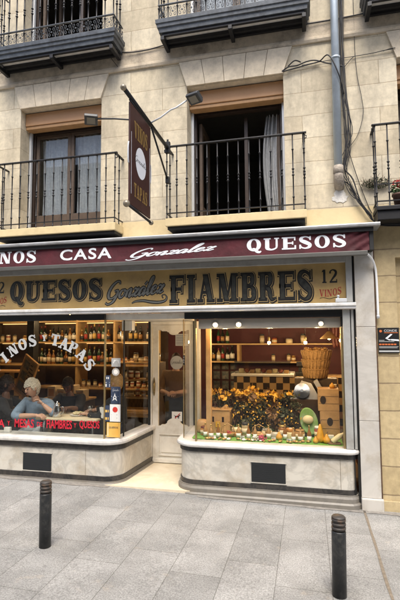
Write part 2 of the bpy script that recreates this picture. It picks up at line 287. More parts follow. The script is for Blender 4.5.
# ------------------------------------------------------------------ mesh helpers
class MB:
    def __init__(s): s.bm = bmesh.new(); s.mi = 0
    def face(s, pts):
        f = s.bm.faces.new([s.bm.verts.new(p) for p in pts]); f.material_index = s.mi; return f
    def box(s, x0, x1, y0, y1, z0, z1, bev=0.0, mx=None):
        r = bmesh.ops.create_cube(s.bm, size=1.0); vs = r['verts']
        for v in vs:
            v.co = Vector((x0 + (v.co.x + .5) * (x1 - x0), y0 + (v.co.y + .5) * (y1 - y0), z0 + (v.co.z + .5) * (z1 - z0)))
        fs = {f for v in vs for f in v.link_faces}
        for f in fs: f.material_index = s.mi
        if bev > 0:
            es = list({e for f in fs for e in f.edges})
            g = bmesh.ops.bevel(s.bm, geom=es, offset=bev, segments=2, affect='EDGES', profile=0.6)
            for f in g['faces']: f.material_index = s.mi
            vs = list({v for f in g['faces'] for v in f.verts} | {v for v in vs if v.is_valid})
        if mx is not None: bmesh.ops.transform(s.bm, matrix=mx, verts=[v for v in vs if v.is_valid])
        return s
    def tube(s, pts, r, seg=8, cap=True, smooth=True):
        pts = [Vector(p) for p in pts]; n = len(pts)
        rs = r if isinstance(r, (list, tuple)) else [r] * n
        rings = []; up = None
        for i, p in enumerate(pts):
            t = (pts[min(i + 1, n - 1)] - pts[max(i - 1, 0)]).normalized()
            if up is None:
                a = Vector((0, 0, 1)) if abs(t.z) < .9 else Vector((1, 0, 0)); up = t.cross(a).normalized()
            up = (up - t * up.dot(t)).normalized(); w = t.cross(up)
            rings.append([s.bm.verts.new(p + (up * math.cos(2 * math.pi * k / seg) + w * math.sin(2 * math.pi * k / seg)) * rs[i]) for k in range(seg)])
        for i in range(n - 1):
            for k in range(seg):
                f = s.bm.faces.new([rings[i][k], rings[i][(k + 1) % seg], rings[i + 1][(k + 1) % seg], rings[i + 1][k]]); f.smooth = smooth; f.material_index = s.mi
        if cap:
            for rg in (rings[0][::-1], rings[-1]):
                f = s.bm.faces.new(rg); f.material_index = s.mi
        return s
    def lathe(s, prof, c=(0, 0, 0), seg=16, mx=None, smooth=True):
        c = Vector(c); rings = []
        for (r, z) in prof:
            rings.append([s.bm.verts.new(c + Vector((max(r, 1e-4) * math.cos(2 * math.pi * k / seg), max(r, 1e-4) * math.sin(2 * math.pi * k / seg), z))) for k in range(seg)])
        for i in range(len(rings) - 1):
            for k in range(seg):
                f = s.bm.faces.new([rings[i][k], rings[i][(k + 1) % seg], rings[i + 1][(k + 1) % seg], rings[i + 1][k]]); f.smooth = smooth; f.material_index = s.mi
        for rg in (rings[0][::-1], rings[-1]):
            f = s.bm.faces.new(rg); f.material_index = s.mi
        if mx is not None: bmesh.ops.transform(s.bm, matrix=mx, verts=[v for rg in rings for v in rg])
        return s
    def ball(s, c, r, sx=1, sy=1, sz=1, seg=16, rot=None):
        m4 = Matrix.Translation(c) @ (rot.to_4x4() if rot else Matrix()) @ Matrix.Diagonal((r * sx, r * sy, r * sz, 1))
        g = bmesh.ops.create_uvsphere(s.bm, u_segments=seg, v_segments=max(6, seg // 2 + 1), radius=1, matrix=m4)
        for v in g['verts']:
            for f in v.link_faces: f.smooth = True; f.material_index = s.mi
        return s
    def prism(s, poly, d0, d1, fn):
        """2D polygon (u,v) extruded between depths d0,d1 with fn(u,v,d) -> point"""
        a = [s.bm.verts.new(fn(u, v, d0)) for u, v in poly]; b = [s.bm.verts.new(fn(u, v, d1)) for u, v in poly]
        n = len(poly)
        for f in (s.bm.faces.new(a[::-1]), s.bm.faces.new(b)): f.material_index = s.mi
        for i in range(n):
            f = s.bm.faces.new([a[i], a[(i + 1) % n], b[(i + 1) % n], b[i]]); f.material_index = s.mi
        return s
    def sweep(s, path, prof, closed_prof=True, smooth=False):
        """profile (offset to the right of the path, z) swept along a plan path"""
        n = len(path); rings = []
        for i in range(n):
            p = Vector(path[i]); ds = []
            if i > 0: ds.append((p - Vector(path[i - 1])).normalized())
            if i < n - 1: ds.append((Vector(path[i + 1]) - p).normalized())
            ns = [Vector((d.y, -d.x)) for d in ds]
            m = sum(ns, Vector((0, 0))).normalized(); k = 1 / max(.3, m.dot(ns[0]))
            rings.append([s.bm.verts.new((p.x + m.x * k * o, p.y + m.y * k * o, z)) for o, z in prof])
        q = len(prof)
        for i in range(n - 1):
            for k in range(q if closed_prof else q - 1):
                f = s.bm.faces.new([rings[i][k], rings[i][(k + 1) % q], rings[i + 1][(k + 1) % q], rings[i + 1][k]]); f.material_index = s.mi; f.smooth = smooth
        if closed_prof:
            for rg in (rings[0][::-1], rings[-1]):
                f = s.bm.faces.new(rg); f.material_index = s.mi
        return s
    def mesh(s, name, mats, fix=True):
        if fix: bmesh.ops.recalc_face_normals(s.bm, faces=s.bm.faces)
        me = bpy.data.meshes.new(name); s.bm.to_mesh(me); s.bm.free()
        for m in (mats if isinstance(mats, (list, tuple)) else [mats]): me.materials.append(m)
        return me
    def build(s, name, mats, parent=None, loc=None, fix=True):
        o = bpy.data.objects.new(name, s.mesh(name, mats, fix)); COL.objects.link(o)
        if parent is not None: o.parent = parent; 
        if loc is not None: o.location = loc
        if parent is not None and loc is None:
            # geometry is given in world coordinates: take it back to the parent's own space
            w = Matrix(); q = parent
            while q is not None: w = Matrix.LocRotScale(q.location, q.rotation_euler, q.scale) @ w; q = q.parent
            o.data.transform(w.inverted())
        return o

def tag(o, label=None, cat=None, group=None, kind=None):
    if label: o['label'] = label
    if cat: o['category'] = cat
    if group: o['group'] = group
    if kind: o['kind'] = kind
    return o
def thing(name, label, cat, loc=(0, 0, 0), rz=0.0, group=None):
    o = bpy.data.objects.new(name, None); COL.objects.link(o); o.empty_display_size = 0.1
    o.location = loc; o.rotation_euler = (0, 0, rz)
    return tag(o, label, cat, group)
def copy_tree(o, parent=None):
    c = o.copy(); COL.objects.link(c)
    if parent is not None: c.parent = parent
    for ch in list(o.children): copy_tree(ch, c)
    return c
def arc(cx, cy, r, a0, a1, n):
    return [(cx + r * math.cos(R(a0 + (a1 - a0) * i / n)), cy + r * math.sin(R(a0 + (a1 - a0) * i / n))) for i in range(n + 1)]
def gz(x): return 0.018 * (0.5 - x)          # the street climbs gently to the left
# ------------------------------------------------------------------ lettering
def catmull(pts, k=6):
    out = []
    n = len(pts)
    for i in range(n - 1):
        p0 = pts[max(i - 1, 0)]; p1 = pts[i]; p2 = pts[i + 1]; p3 = pts[min(i + 2, n - 1)]
        for j in range(k):
            t = j / k
            out.append(tuple(0.5 * ((2 * b) + (-a + c) * t + (2 * a - 5 * b + 4 * c - d) * t * t + (-a + 3 * b - 3 * c + d) * t ** 3) for a, b, c, d in zip(p0, p1, p2, p3)))
    out.append(tuple(pts[-1])); return out
def ribbon(pts, ws):
    """quads of a stroke along pts with a width at each"""
    n = len(pts); L_, R_ = [], []
    for i in range(n):
        a = pts[max(i - 1, 0)]; b = pts[min(i + 1, n - 1)]
        dx, dy = b[0] - a[0], b[1] - a[1]; l = math.hypot(dx, dy) or 1
        nx, ny = -dy / l, dx / l; w = ws[i] / 2
        L_.append((pts[i][0] + nx * w, pts[i][1] + ny * w)); R_.append((pts[i][0] - nx * w, pts[i][1] - ny * w))
    return [[R_[i], R_[i + 1], L_[i + 1], L_[i]] for i in range(n - 1)]
def slab(ch, w=0.26, t=0.10, g=0.0):
    """a fat slab-serif letter one unit high; w stem, t thin, g grows the outline. -> (polygons, width)"""
    P = []
    def rc(x0, y0, x1, y1): P.append([(x0 - g, y0 - g), (x1 + g, y0 - g), (x1 + g, y1 + g), (x0 - g, y1 + g)])
    def ring(cx, cy, rx, ry, wx, wy, a0=0, a1=360, n=28):
        rx += g; ry += g; wx += 2 * g; wy += 2 * g
        for i in range(n):
            a, b = R(a0 + (a1 - a0) * i / n), R(a0 + (a1 - a0) * (i + 1) / n)
            o = lambda q, ax, ay: (cx + ax * math.cos(q), cy + ay * math.sin(q))
            P.append([o(a, rx - wx, ry - wy), o(a, rx, ry), o(b, rx, ry), o(b, rx - wx, ry - wy)])
    def diag(x0, y0, x1, y1, wd):
        l = math.hypot(x1 - x0, y1 - y0); h = wd / 2 * l / abs(y1 - y0) + g
        e = g * (1 if y1 > y0 else -1)
        P.append([(x0 - h, y0 - e), (x0 + h, y0 - e), (x1 + h, y1 + e), (x1 - h, y1 + e)])
    def stroke(pts, ws, k=8):
        q = catmull([(a, b, c) for (a, b), c in zip(pts, ws)], k)
        P.extend(ribbon([(a, b) for a, b, c in q], [c + 2 * g for a, b, c in q]))
    s = 0.09; sh = t
    def stem(x, y0=0, y1=1, lo=True, hi=True, ww=None):
        ww = ww or w; rc(x, y0, x + ww, y1)
        if lo: rc(x - s, y0, x + ww + s, y0 + sh)
        if hi: rc(x - s, y1 - sh, x + ww + s, y1)
    if ch == 'I': stem(s); W = w + 2 * s
    elif ch == 'E' or ch == 'F':
        stem(s); W = w + .62
        rc(s, 1 - sh, W - .03, 1); rc(W - .12, .70, W - .03, 1)
        rc(s, .5 - sh / 2, W - .18, .5 + sh / 2); rc(W - .25, .37, W - .17, .63)
        if ch == 'E': rc(s, 0, W, sh); rc(W - .1, 0, W, .31)
    elif ch == 'L':
        stem(s); W = w + .58; rc(s, 0, W, sh); rc(W - .1, 0, W, .34)
    elif ch == 'T':
        W = .9; stem(W / 2 - w / 2, hi=False); rc(.02, 1 - sh, W - .02, 1); rc(.02, .68, .11, 1); rc(W - .11, .68, W - .02, 1)
    elif ch == 'U':
        W = .98; rc(s, .33, s + w, 1); rc(0, 1 - sh, w + 2 * s, 1)
        x1 = W - s - t * 1.15; rc(x1, .33, x1 + t * 1.15, 1); rc(x1 - s, 1 - sh, W, 1)
        cx = (s + W - s) / 2; stroke([(s + w / 2, .36), (s + w / 2 + .02, .17), (cx - .06, .055), (cx + .12, .07), (x1 + .03, .18), (x1 + t * .57, .36)], [w, w * .95, t * 1.25, t * 1.1, t, t * 1.15])
    elif ch in 'OQ':
        W = .92; ring(W / 2, .5, W / 2, .52, w, t)
        if ch == 'Q': stroke([(W * .38, .2), (W * .55, .16), (W * .7, -.04), (W * .88, -.1), (W * 1.0, -.02)], [t * .7, t * 1.4, w * .75, t * 1.6, t * .6])
    elif ch == 'C':
        W = .86; ring(W / 2 + .04, .5, W / 2 + .04, .52, w, t, 48, 318); rc(W - .12, .66, W - .03, 1.0)
    elif ch == 'S':
        W = .8
        stroke([(W - .09, .70), (W - .15, .86), (W * .5, .965), (.17, .87), (.16, .68), (W * .5, .52), (W - .14, .33), (W - .17, .13), (W * .48, .035), (.14, .14), (.08, .32)],
               [t * .9, t, t, w * .72, w * .9, w * 1.08, w * .9, w * .72, t, t, t * .9], 7)
        rc(W - .14, .68, W - .05, 1.0); rc(.03, 0, .12, .34)
    elif ch == 'A':
        W = 1.04; diag(.17, 0, W / 2 - .04, 1, t * 1.05); diag(W - .24, 0, W / 2 - .03, 1, w)
        rc(.27, .3, W - .34, .3 + t * .9); rc(0, 0, .36, sh); rc(W - .48, 0, W, sh)
    elif ch == 'V':
        W = 1.0; diag(W / 2 + .02, 0, .22, 1, w); diag(W / 2 + .04, 0, W - .16, 1, t * 1.05); rc(0, 1 - sh, .46, 1); rc(W - .34, 1 - sh, W, 1)
    elif ch == 'Y':
        W = .98; diag(W / 2 + .0, .42, .2, 1, w * .95); diag(W / 2 + .03, .42, W - .17, 1, t * 1.05); rc(W / 2 - w / 2, 0, W / 2 + w / 2, .46)
        rc(W / 2 - w / 2 - s, 0, W / 2 + w / 2 + s, sh); rc(0, 1 - sh, .43, 1); rc(W - .34, 1 - sh, W, 1)
    elif ch == 'N':
        W = 1.06; rc(.13, 0, .13 + t * 1.05, 1); rc(0, 0, .36, sh); rc(W - .13 - t * 1.05, 0, W - .13, 1); rc(W - .36, 1 - sh, W, 1); rc(0, 1 - sh, .26, 1)
        diag(W - .13 - w * .55, 0, .13 + w * .5, 1, w)
    elif ch == 'M':
        W = 1.26; rc(.13, 0, .13 + t * 1.05, 1); rc(0, 0, .36, sh); x1 = W - .1 - w; rc(x1, 0, x1 + w, 1); rc(x1 - s, 0, W, sh); rc(x1, 1 - sh, W, 1); rc(0, 1 - sh, .25, 1)
        diag(W * .46, 0.02, .13 + w * .5, 1, w * .95); diag(W * .46, .02, x1 + t * .6, 1, t)
    elif ch == 'D':
        W = .98; stem(s); stroke([(s + w * .5, 1 - t / 2), (W * .55, .945), (W - w * .55, .74), (W - w * .5, .5), (W - w * .55, .26), (W * .55, .055), (s + w * .5, t / 2)], [t, t, w * .85, w, w * .85, t, t])
    elif ch in 'BPR':
        W = .90 if ch != 'R' else .98; stem(s, hi=True); rx = .82
        bot = .5 if ch == 'B' else .45
        stroke([(s + w * .5, 1 - t / 2), (rx * .66, 1 - t * .5), (rx - w * .45, .86), (rx - w * .45, .66), (rx * .66, bot + t * .5), (s + w * .5, bot + t * .5)], [t, t, w * .85, w * .85, t, t])
        if ch == 'B':
            r2 = .9
            stroke([(s + w * .5, .5), (r2 * .66, .5), (r2 - w * .45, .37), (r2 - w * .45, .16), (r2 * .66, t * .5), (s + w * .5, t * .5)], [t, t, w * .9, w * .9, t, t])
        if ch == 'R':
            stroke([(rx * .5, .47), (rx * .74, .38), (rx * .82, .2), (rx * .92, .06), (W + .02, .1)], [t, w * .8, w * .85, w * .5, t * .6])
    elif ch == 'Z':
        W = .86; rc(.03, 1 - sh, W - .05, 1); rc(.03, 0, W, sh); diag(.18, 0, W - .2, 1, w); rc(.03, .7, .12, 1); rc(W - .1, 0, W, .3)
    elif ch == '1':
        W = .56; stem(.17, hi=False); P.append([(.02 - g, .80 - g), (.2, .84 - g), (.17 + w * .5, 1 + g), (.17 - g, 1 + g)])
    elif ch == '2':
        W = .8; stroke([(.12, .70), (.14, .86), (.38, .965), (.64, .84), (.62, .62), (.4, .38), (.14, .1)], [t * 1.9, t * 1.2, t, w * .9, w, w * .75, t * 1.2], 7); rc(.05, 0, W - .04, sh * 1.35); rc(W - .13, 0, W - .04, .27)
    else: W = .5
    return P, W
def line_of(text, w=.26, t=.10, gap=.09, space=.45, g=0.0):
    P = []; x = 0
    for ch in text:
        if ch == ' ': x += space; continue
        p, W = slab(ch, w, t, g); P += [[(a + x, b) for a, b in q] for q in p]; x += W + gap
    return P, x - gap

SCRIPT = {   # x-height .46, cap 1; strokes of a running brush hand, pen lifts as separate lists
 'G': ([[(.78, .80), (.72, .97), (.48, .98), (.2, .74), (.08, .38), (.2, .08), (.48, .03), (.72, .22), (.78, .46), (.5, .43)], [(.8, .46), (.74, .1), (.58, -.2), (.26, -.3), (.02, -.18)]], .92),
 'o': ([[(.34, .44), (.16, .42), (.06, .2), (.16, .02), (.34, .06), (.42, .26), (.34, .44), (.46, .38), (.6, .36)]], .52),
 'n': ([[(.05, .42), (.09, .3), (.06, 0)], [(.08, .2), (.2, .42), (.34, .44), (.36, .28), (.33, .06), (.4, 0), (.56, .14)]], .52),
 'z': ([[(.04, .36), (.14, .45), (.26, .40), (.42, .43), (.28, .24), (.08, .02), (.2, .06), (.34, 0), (.52, .1)]], .50),
 'a': ([[(.40, .38), (.26, .45), (.1, .32), (.06, .1), (.16, 0), (.3, .1), (.41, .4), (.39, .1), (.44, 0), (.58, .14)]], .54),
 'l': ([[(.02, .1), (.24, .5), (.34, .9), (.26, .99), (.16, .8), (.12, .3), (.16, .02), (.28, .02), (.4, .14)]], .36),
 'e': ([[(.06, .2), (.28, .26), (.36, .38), (.24, .46), (.1, .34), (.08, .1), (.2, 0), (.34, .04), (.5, .16)]], .46),
}
def script_word(text, wmin=.045, wmax=.15, slant=.32, lift=0.0, accent=None):
    strokes = []; x = 0
    for i, ch in enumerate(text):
        ss, W = SCRIPT[ch]
        for st in ss: strokes.append([(a + x + slant * b, b + lift * (x + a)) for a, b in st])
        if accent is not None and i == accent: strokes.append([(x + .3 + slant * .6, .58), (x + .46 + slant * .75, .76)])
        x += W
    P = []
    for st in strokes:
        q = catmull(st, 7); ws = []
        for i in range(len(q)):
            a = q[max(i - 1, 0)]; b = q[min(i + 1, len(q) - 1)]; dx, dy = b[0] - a[0], b[1] - a[1]; l = math.hypot(dx, dy) or 1
            down = max(0, (-dy * .95 + dx * .1) / l) if dy < 0 else 0.12 * abs(dx) / l
            ws.append(wmin + (wmax - wmin) * down)
        ws = [sum(ws[max(0, i - 2):i + 3]) / len(ws[max(0, i - 2):i + 3]) for i in range(len(ws))]
        P.append(ribbon(q, ws))
    return [p for s in P for p in s], x
def bounds(P):
    xs = [a for q in P for a, b in q]; ys = [b for q in P for a, b in q]; return min(xs), max(xs), min(ys), max(ys)
def fit(P, u0, u1, v0, v1, ref=None):
    """scale polygons so that the box ref (or their own) becomes u0..u1, v0..v1"""
    a, b, c, d = ref or bounds(P)
    return [[(u0 + (x - a) / (b - a) * (u1 - u0), v0 + (y - c) / (d - c) * (v1 - v0)) for x, y in q] for q in P]
def paint(name, P, fn, material, parent, d=0.002, step=0.00012, mod=5):
    """flat painted shapes; overlapping strokes are set a hair apart so that no two faces share a plane"""
    mb = MB()
    for i, q in enumerate(P):
        mb.face([fn(u, v, d + step * (i % mod)) for u, v in q])
    return mb.build(name, material, parent, fix=False)
def face_y(Y): return lambda u, v, d: (u, Y - d, v)
def type_poly(text, offset=0.0, shear=0.0, space=1.0):
    """Blender's own built-in letter shapes as triangles, base line 0, unit = capital height"""
    cu = bpy.data.curves.new('type', 'FONT'); cu.body = text; cu.size = 1; cu.offset = offset; cu.shear = shear; cu.space_character = space; cu.resolution_u = 4
    o = bpy.data.objects.new('type', cu); COL.objects.link(o)
    bpy.context.view_layer.update()
    me = bpy.data.meshes.new_from_object(o.evaluated_get(bpy.context.evaluated_depsgraph_get()))
    P = [[(me.vertices[i].co.x, me.vertices[i].co.y) for i in p.vertices] for p in me.polygons if p.area > 1e-7]
    bpy.data.objects.remove(o); bpy.data.curves.remove(cu); bpy.data.meshes.remove(me)
    return P
# ------------------------------------------------------------------ street
W = 5.30                                     # plane of the stone front
sl = math.atan(0.018)
mb = MB()
mb.face([(-60, -40, gz(-60)), (60, -40, gz(60)), (60, 60, gz(60)), (-60, 60, gz(-60))])
pav = mb.build('pavement', M['pave']); tag(pav, kind='structure')
# dirt-filled joint where two properties meet
mb = MB()
random.seed(3)
pts = [(0.53 + random.uniform(-.004, .004), 5.24 - i * .25) for i in range(30)]
ws = [random.uniform(.016, .026) for _ in pts]
for q in ribbon(pts, ws): mb.face([(x, y, gz(x) + .004) for x, y in q])
tag(mb.build('pavement_joint', M['grout'], fix=False), kind='structure')
# a strip of darker grey where walls meet the paving
mb = MB(); pts = [(-7 + i * .22, 5.20 + random.uniform(-.012, .012)) for i in range(50)]
for q in ribbon(pts, [random.uniform(.05, .10) for _ in pts]): 
    if not (-2.55 < q[0][0] < -1.45): mb.face([(x, y + .0, gz(x) + .004) for x, y in q])
tag(mb.build('pavement_edge_strip', mat('edge_grey', (0.2, 0.185, 0.165), 0.95, var=0.3, vscale=20), fix=False), kind='structure')

# ------------------------------------------------------------------ the house front
WX = [(-6.12, -4.93), (-3.77, -2.57), (-1.41, -0.22), (1.04, 2.23)]
bld = thing('building', 'old town house of pale ashlar stone with iron balconies above the cheese shop', 'building', (-1.9, 5.3, 0))
def wall_mesh(mb, x0, x1, z0, z1, holes, Y, depth):
    xs = sorted({x0, x1} | {h[0] for h in holes} | {h[1] for h in holes}); zs = sorted({z0, z1} | {h[2] for h in holes} | {h[3] for h in holes})
    inside = lambda x, z: any(h[0] < x < h[1] and h[2] < z < h[3] for h in holes)
    for i in range(len(xs) - 1):
        for k in range(len(zs) - 1):
            if inside((xs[i] + xs[i + 1]) / 2, (zs[k] + zs[k + 1]) / 2): continue
            mb.face([(xs[i], Y, zs[k]), (xs[i + 1], Y, zs[k]), (xs[i + 1], Y, zs[k + 1]), (xs[i], Y, zs[k + 1])])
            mb.face([(xs[i], Y + depth, zs[k]), (xs[i], Y + depth, zs[k + 1]), (xs[i + 1], Y + depth, zs[k + 1]), (xs[i + 1], Y + depth, zs[k])])
    for a, b, c, d in holes:
        mb.face([(a, Y, c), (a, Y, d), (a, Y + depth, d), (a, Y + depth, c)]); mb.face([(b, Y, d), (b, Y, c), (b, Y + depth, c), (b, Y + depth, d)])
        mb.face([(a, Y, d), (b, Y, d), (b, Y + depth, d), (a, Y + depth, d)]); mb.face([(b, Y, c), (a, Y, c), (a, Y + depth, c), (b, Y + depth, c)])
mb = MB()
holes = [(a, b, 3.31, 4.965) for a, b in WX] + [(a, b, 5.70, 7.95) for a, b in WX]
wall_mesh(mb, -8.5, 5, 3.29, 9.5, holes, W, .36)
mb.build('wall', M['stone'], bld, fix=False)
mb = MB()      # cream painted strip between the balconies, right above the awning
wall_mesh(mb, -8.5, 5, 3.06, 3.29, [], W - .012, .3)
mb.build('painted_band', M['band'], bld, fix=False)
mb = MB()      # ground floor stone right and left of the shop front
wall_mesh(mb, 0.70, 0.945, -.3, 3.06, [], W, .5)
mb.face([(0.945, W, -.3), (0.945, W + .08, -.3), (0.945, W + .08, 2.70), (0.945, W, 2.70)])
mb.face([(0.945, W, 2.70), (0.945, W + .08, 2.70), (5, W + .08, 2.70), (5, W, 2.70)])
wall_mesh(mb, 0.945, 5, 2.70, 3.06, [], W, .5); wall_mesh(mb, 0.945, 5, -.3, 2.70, [], W + .08, .4)
mb.build('lower_wall', M['stone_low'], bld, fix=False)
mb = MB(); wall_mesh(mb, -8.5, -4.54, -.3, 3.06, [], W, .5); mb.build('lower_wall', M['stone_low'], bld, fix=False)
mb = MB(); mb.box(0.735, 0.96, W - .02, W - .002, -.1, .10, .004); mb.build('wall_plinth', M['stone_low'], bld)
mb = MB(); mb.box(.96, 4.9, W + .05, W + .078, -.1, .12, .004)
mb.build('wall_plinth', M['stone_low'], bld)
# flat arches: skewed ends, four joints between
for i, (a, b) in enumerate(WX):
    c = (a + b) / 2; h = (b - a) / 2; mb = MB()
    top = [-.695, -.405, -.135, .16, .42, .71]; bot = [-h, -.355, -.115, .125, .365, h]
    for k in range(5):
        u0, u1, v0, v1 = c + bot[k] + .003, c + bot[k + 1] - .003, c + top[k] + .003, c + top[k + 1] - .003
        dz = random.uniform(-.002, .0005)
        mb.prism([(u0, 4.967), (u1, 4.967), (v1, 5.285), (v0, 5.285)], -.004 - dz, -.03, lambda u, v, d: (u, W + d + .0, v))
        mb.prism([(u0, 4.962), (u1, 4.962), (u1, 4.966), (u0, 4.966)], 0.002, .34, lambda u, v, d: (u, W + d, v))
    # shallow recess behind the joints
    mb.build('lintel', M['vouss'], bld)
mb = MB()      # string course under the second floor balconies
prof = [(0, 5.29), (.022, 5.295), (.032, 5.325), (.028, 5.355), (.016, 5.365), (.016, 5.53), (.024, 5.535), (.024, 5.55), (0, 5.56)]
mb.sweep([(-8.5, W - .002), (5, W - .002)], prof)
mb.build('cornice', M['cornice'], bld)
# rooms upstairs and house body
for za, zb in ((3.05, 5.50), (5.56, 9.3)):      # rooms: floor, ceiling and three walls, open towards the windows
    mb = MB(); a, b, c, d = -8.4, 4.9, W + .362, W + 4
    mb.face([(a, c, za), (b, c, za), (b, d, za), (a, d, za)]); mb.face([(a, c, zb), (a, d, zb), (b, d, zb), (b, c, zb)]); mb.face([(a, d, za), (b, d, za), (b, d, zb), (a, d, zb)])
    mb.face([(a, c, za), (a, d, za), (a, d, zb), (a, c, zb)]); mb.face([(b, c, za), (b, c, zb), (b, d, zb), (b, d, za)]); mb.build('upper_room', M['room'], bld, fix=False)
mb = MB(); mb.box(-8.5, 5, W + .0, W + 4.2, 9.5, 9.75); mb.build('roof', M['cornice'], bld)

def window(a, b, z0, z1, kind, first):
    """balcony door in its reveal: frame, two leaves, shutter box above"""
    Yf = W + .27
    mb = MB()
    mb.box(a + .0, a + .055, Yf, Yf + .08, z0, z1 - .2, .004); mb.box(b - .06, b, Yf, Yf + .08, z0, z1 - .2, .004); mb.box(a + .06, b - .06, Yf, Yf + .08, z1 - .25, z1 - .2, .004)
    wn = mb.build('window', M['darkwood'], bld)
    def leaf(x0, x1, nm):
        m2 = MB(); s = .048
        m2.mi = 0; m2.box(x0, x0 + s, Yf + .02, Yf + .065, z0 + .02, z1 - .252, .006); m2.box(x1 - s, x1, Yf + .02, Yf + .065, z0 + .02, z1 - .252, .006)
        m2.box(x0 + s, x1 - s, Yf + .02, Yf + .065, z1 - .30, z1 - .252, .006); m2.box(x0 + s, x1 - s, Yf + .02, Yf + .065, z0 + .02, z0 + .22, .006)
        m2.build('sash', M['brownwood'], wn)
        m3 = MB(); m3.box(x0 + s, x1 - s, Yf + .04, Yf + .046, z0 + .22, z1 - .30); m3.build('pane', M['winglass'], wn)
    def curtain(x0, x1, zb, zt, fold=.022, n=9, lean=0.0, narrow=1.0):
        m4 = MB(); nx = 60; nz = 14
        def pt(i, k):
            v = k / nz; f = i / nx; wq = narrow + (1 - narrow) * (1 - v) if narrow < 1 else 1
            x = x1 - (x1 - x0) * (1 - f) * wq - lean * math.sin(v * 3.0) * (1 - f)
            return (x, Yf + .12 + fold * math.sin(f * n * 2 * math.pi + 1.3 * math.sin(v * 3) + 2.2 * math.sin(f * 5.3)) + .008 * math.sin(f * 23 + v * 5), zb + (zt - zb) * v)
        g = [[m4.bm.verts.new(pt(i, k)) for k in range(nz + 1)] for i in range(nx + 1)]
        for i in range(nx):
            for k in range(nz):
                f = m4.bm.faces.new([g[i][k], g[i + 1][k], g[i + 1][k + 1], g[i][k + 1]]); f.smooth = True
        m4.build('curtain', M['curtain'], wn, fix=False)
    c = (a + b) / 2
    if kind == 'closed':
        leaf(a + .06, c, 'l'); leaf(c + .003, b - .06, 'r'); curtain(a + .11, c - .045, z0 + .2, z1 - .28, .012, 7); curtain(c + .05, b - .10, z0 + .2, z1 - .28, .012, 6)
    else:
        # the leaves stand open into the dark room, one curtain drawn aside
        for xx in (a + .07, b - .11):
            m2 = MB(); y0, y1 = Yf + .09, Yf + .6
            m2.box(xx, xx + .04, y0, y0 + .08, z0 + .02, z1 - .31, .005); m2.box(xx, xx + .04, y1 - .08, y1, z0 + .02, z1 - .31, .005)
            m2.box(xx, xx + .04, y0 + .08, y1 - .08, z1 - .4, z1 - .31, .005); m2.box(xx, xx + .04, y0 + .08, y1 - .08, z0 + .02, z0 + .22, .005)
            m2.build('sash', M['brownwood'], wn)
        m2 = MB(); m2.box(c + .07, c + .115, Yf + .1, Yf + .16, z0, z1 - .3, .004); m2.build('mullion', M['darkwood'], wn)
        if kind == 'open': curtain(c + .36, b - .07, z0 + .05, z1 - .3, .03, 5, .06, 1.35)
    # roller shutter box with its slatted lip, pale guide rails
    m5 = MB(); m5.box(a + .004, b - .004, W + .10, W + .25, z1 - .185, z1 - .012, .008)
    m5.mi = 1; m5.box(a + .004, b - .004, W + .115, W + .24, z1 - .232, z1 - .186, .006)
    m5.build('shutter_box', [M['shutter'], M['shutteredge']], wn)
    for x in (a + .002, b - .034): m6 = MB(); m6.box(x, x + .032, W + .20, W + .245, z0, z1 - .235, .004); m6.build('shutter_rail', M['alu'], wn)
for i, (a, b) in enumerate(WX): window(a, b, 3.33, 4.96, ['closed', 'closed', 'open', 'dark'][i], i == 0)
for i, (a, b) in enumerate(WX): window(a, b, 5.72, 7.94, ['dark', 'dark', 'closed', 'dark'][i], False)

# ------------------------------------------------------------------ first floor balconies
def baluster_mesh(h, r=.0075):
    k = [(r, 0), (r * 1.5, .0), (r * 1.5, .012), (r, .016)]
    for z, q in ((h * .17, 1.7), (h * .46, 2.0), (h * .50, 1.5), (h * .54, 2.0), (h * .80, 1.7)):
        k += [(r, z - .010), (r * q, z - .004), (r * q, z + .004), (r, z + .010)]
    k += [(r, h)]
    m = MB(); m.lathe(k, seg=8); return m.mesh('baluster', M['iron'])
BAL1 = baluster_mesh(.80)
def balcony1(x0, x1, label, iron=False):
    yF = 5.05
    t = thing('balcony', label, 'balcony', ((x0 + x1) / 2, W, 3.24), group='first floor balconies')
    m = MB()
    if not iron:
        m.box(x0 - .015, x1 + .015, yF - .02, W - .013, 3.142, 3.235, .006); m.mi = 1; m.box(x0 + .005, x1 - .005, yF + .01, W - .013, 3.105, 3.141, .004)  # lower box: shade under the slab, put into its near-black colour
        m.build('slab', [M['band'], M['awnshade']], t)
    else:
        m.box(x0 - .015, x1 + .015, yF - .05, W - .013, 3.16, 3.205, .006); m.box(x0 - .005, x1 + .005, yF - .03, W - .013, 3.06, 3.159, .006)
        m.build('slab', M['iron'], t)
    zb = 3.236 if not iron else 3.206; zt = 4.10
    m = MB()
    m.box(x0 - .03, x1 + .03, yF - .018, yF + .018, zt, zt + .016, .004); 
    for x in (x0, x1): m.box(x - .016, x + .016, yF + .019, W - .004, zt, zt + .015, .004)
    m.box(x0 - .008, x1 + .008, yF - .008, yF + .008, zb + .055, zb + .067); 
    if iron: m.box(x0 - .008, x1 + .008, yF - .007, yF + .007, zb + .24, zb + .25)
    for x in (x0, x1): m.box(x - .006, x + .006, yF + .009, W - .004, zb + .055, zb + .066)
    # small volutes under the rail ends
    for x in (x0, x1):
        m.tube([(x, yF, zt - .01), (x + (.03 if x == x1 else -.03), yF, zt - .03), (x + (.028 if x == x1 else -.028), yF, zt - .055), (x, yF, zt - .06)], .006, 6)
    m.build('handrail', M['iron'], t)
    n = max(2, round((x1 - x0) / .1228)); s = (x1 - x0) / n
    spots = [(x0 + s * i, yF) for i in range(n + 1)] + [(x, yF + .125) for x in (x0, x1)]
    for (x, y) in spots:
        o = bpy.data.objects.new('baluster', BAL1); COL.objects.link(o); o.parent = t
        o.location = Vector((x, y, zb)) - t.location; o.scale = (1, 1, (zt - zb) / .80)
    return t
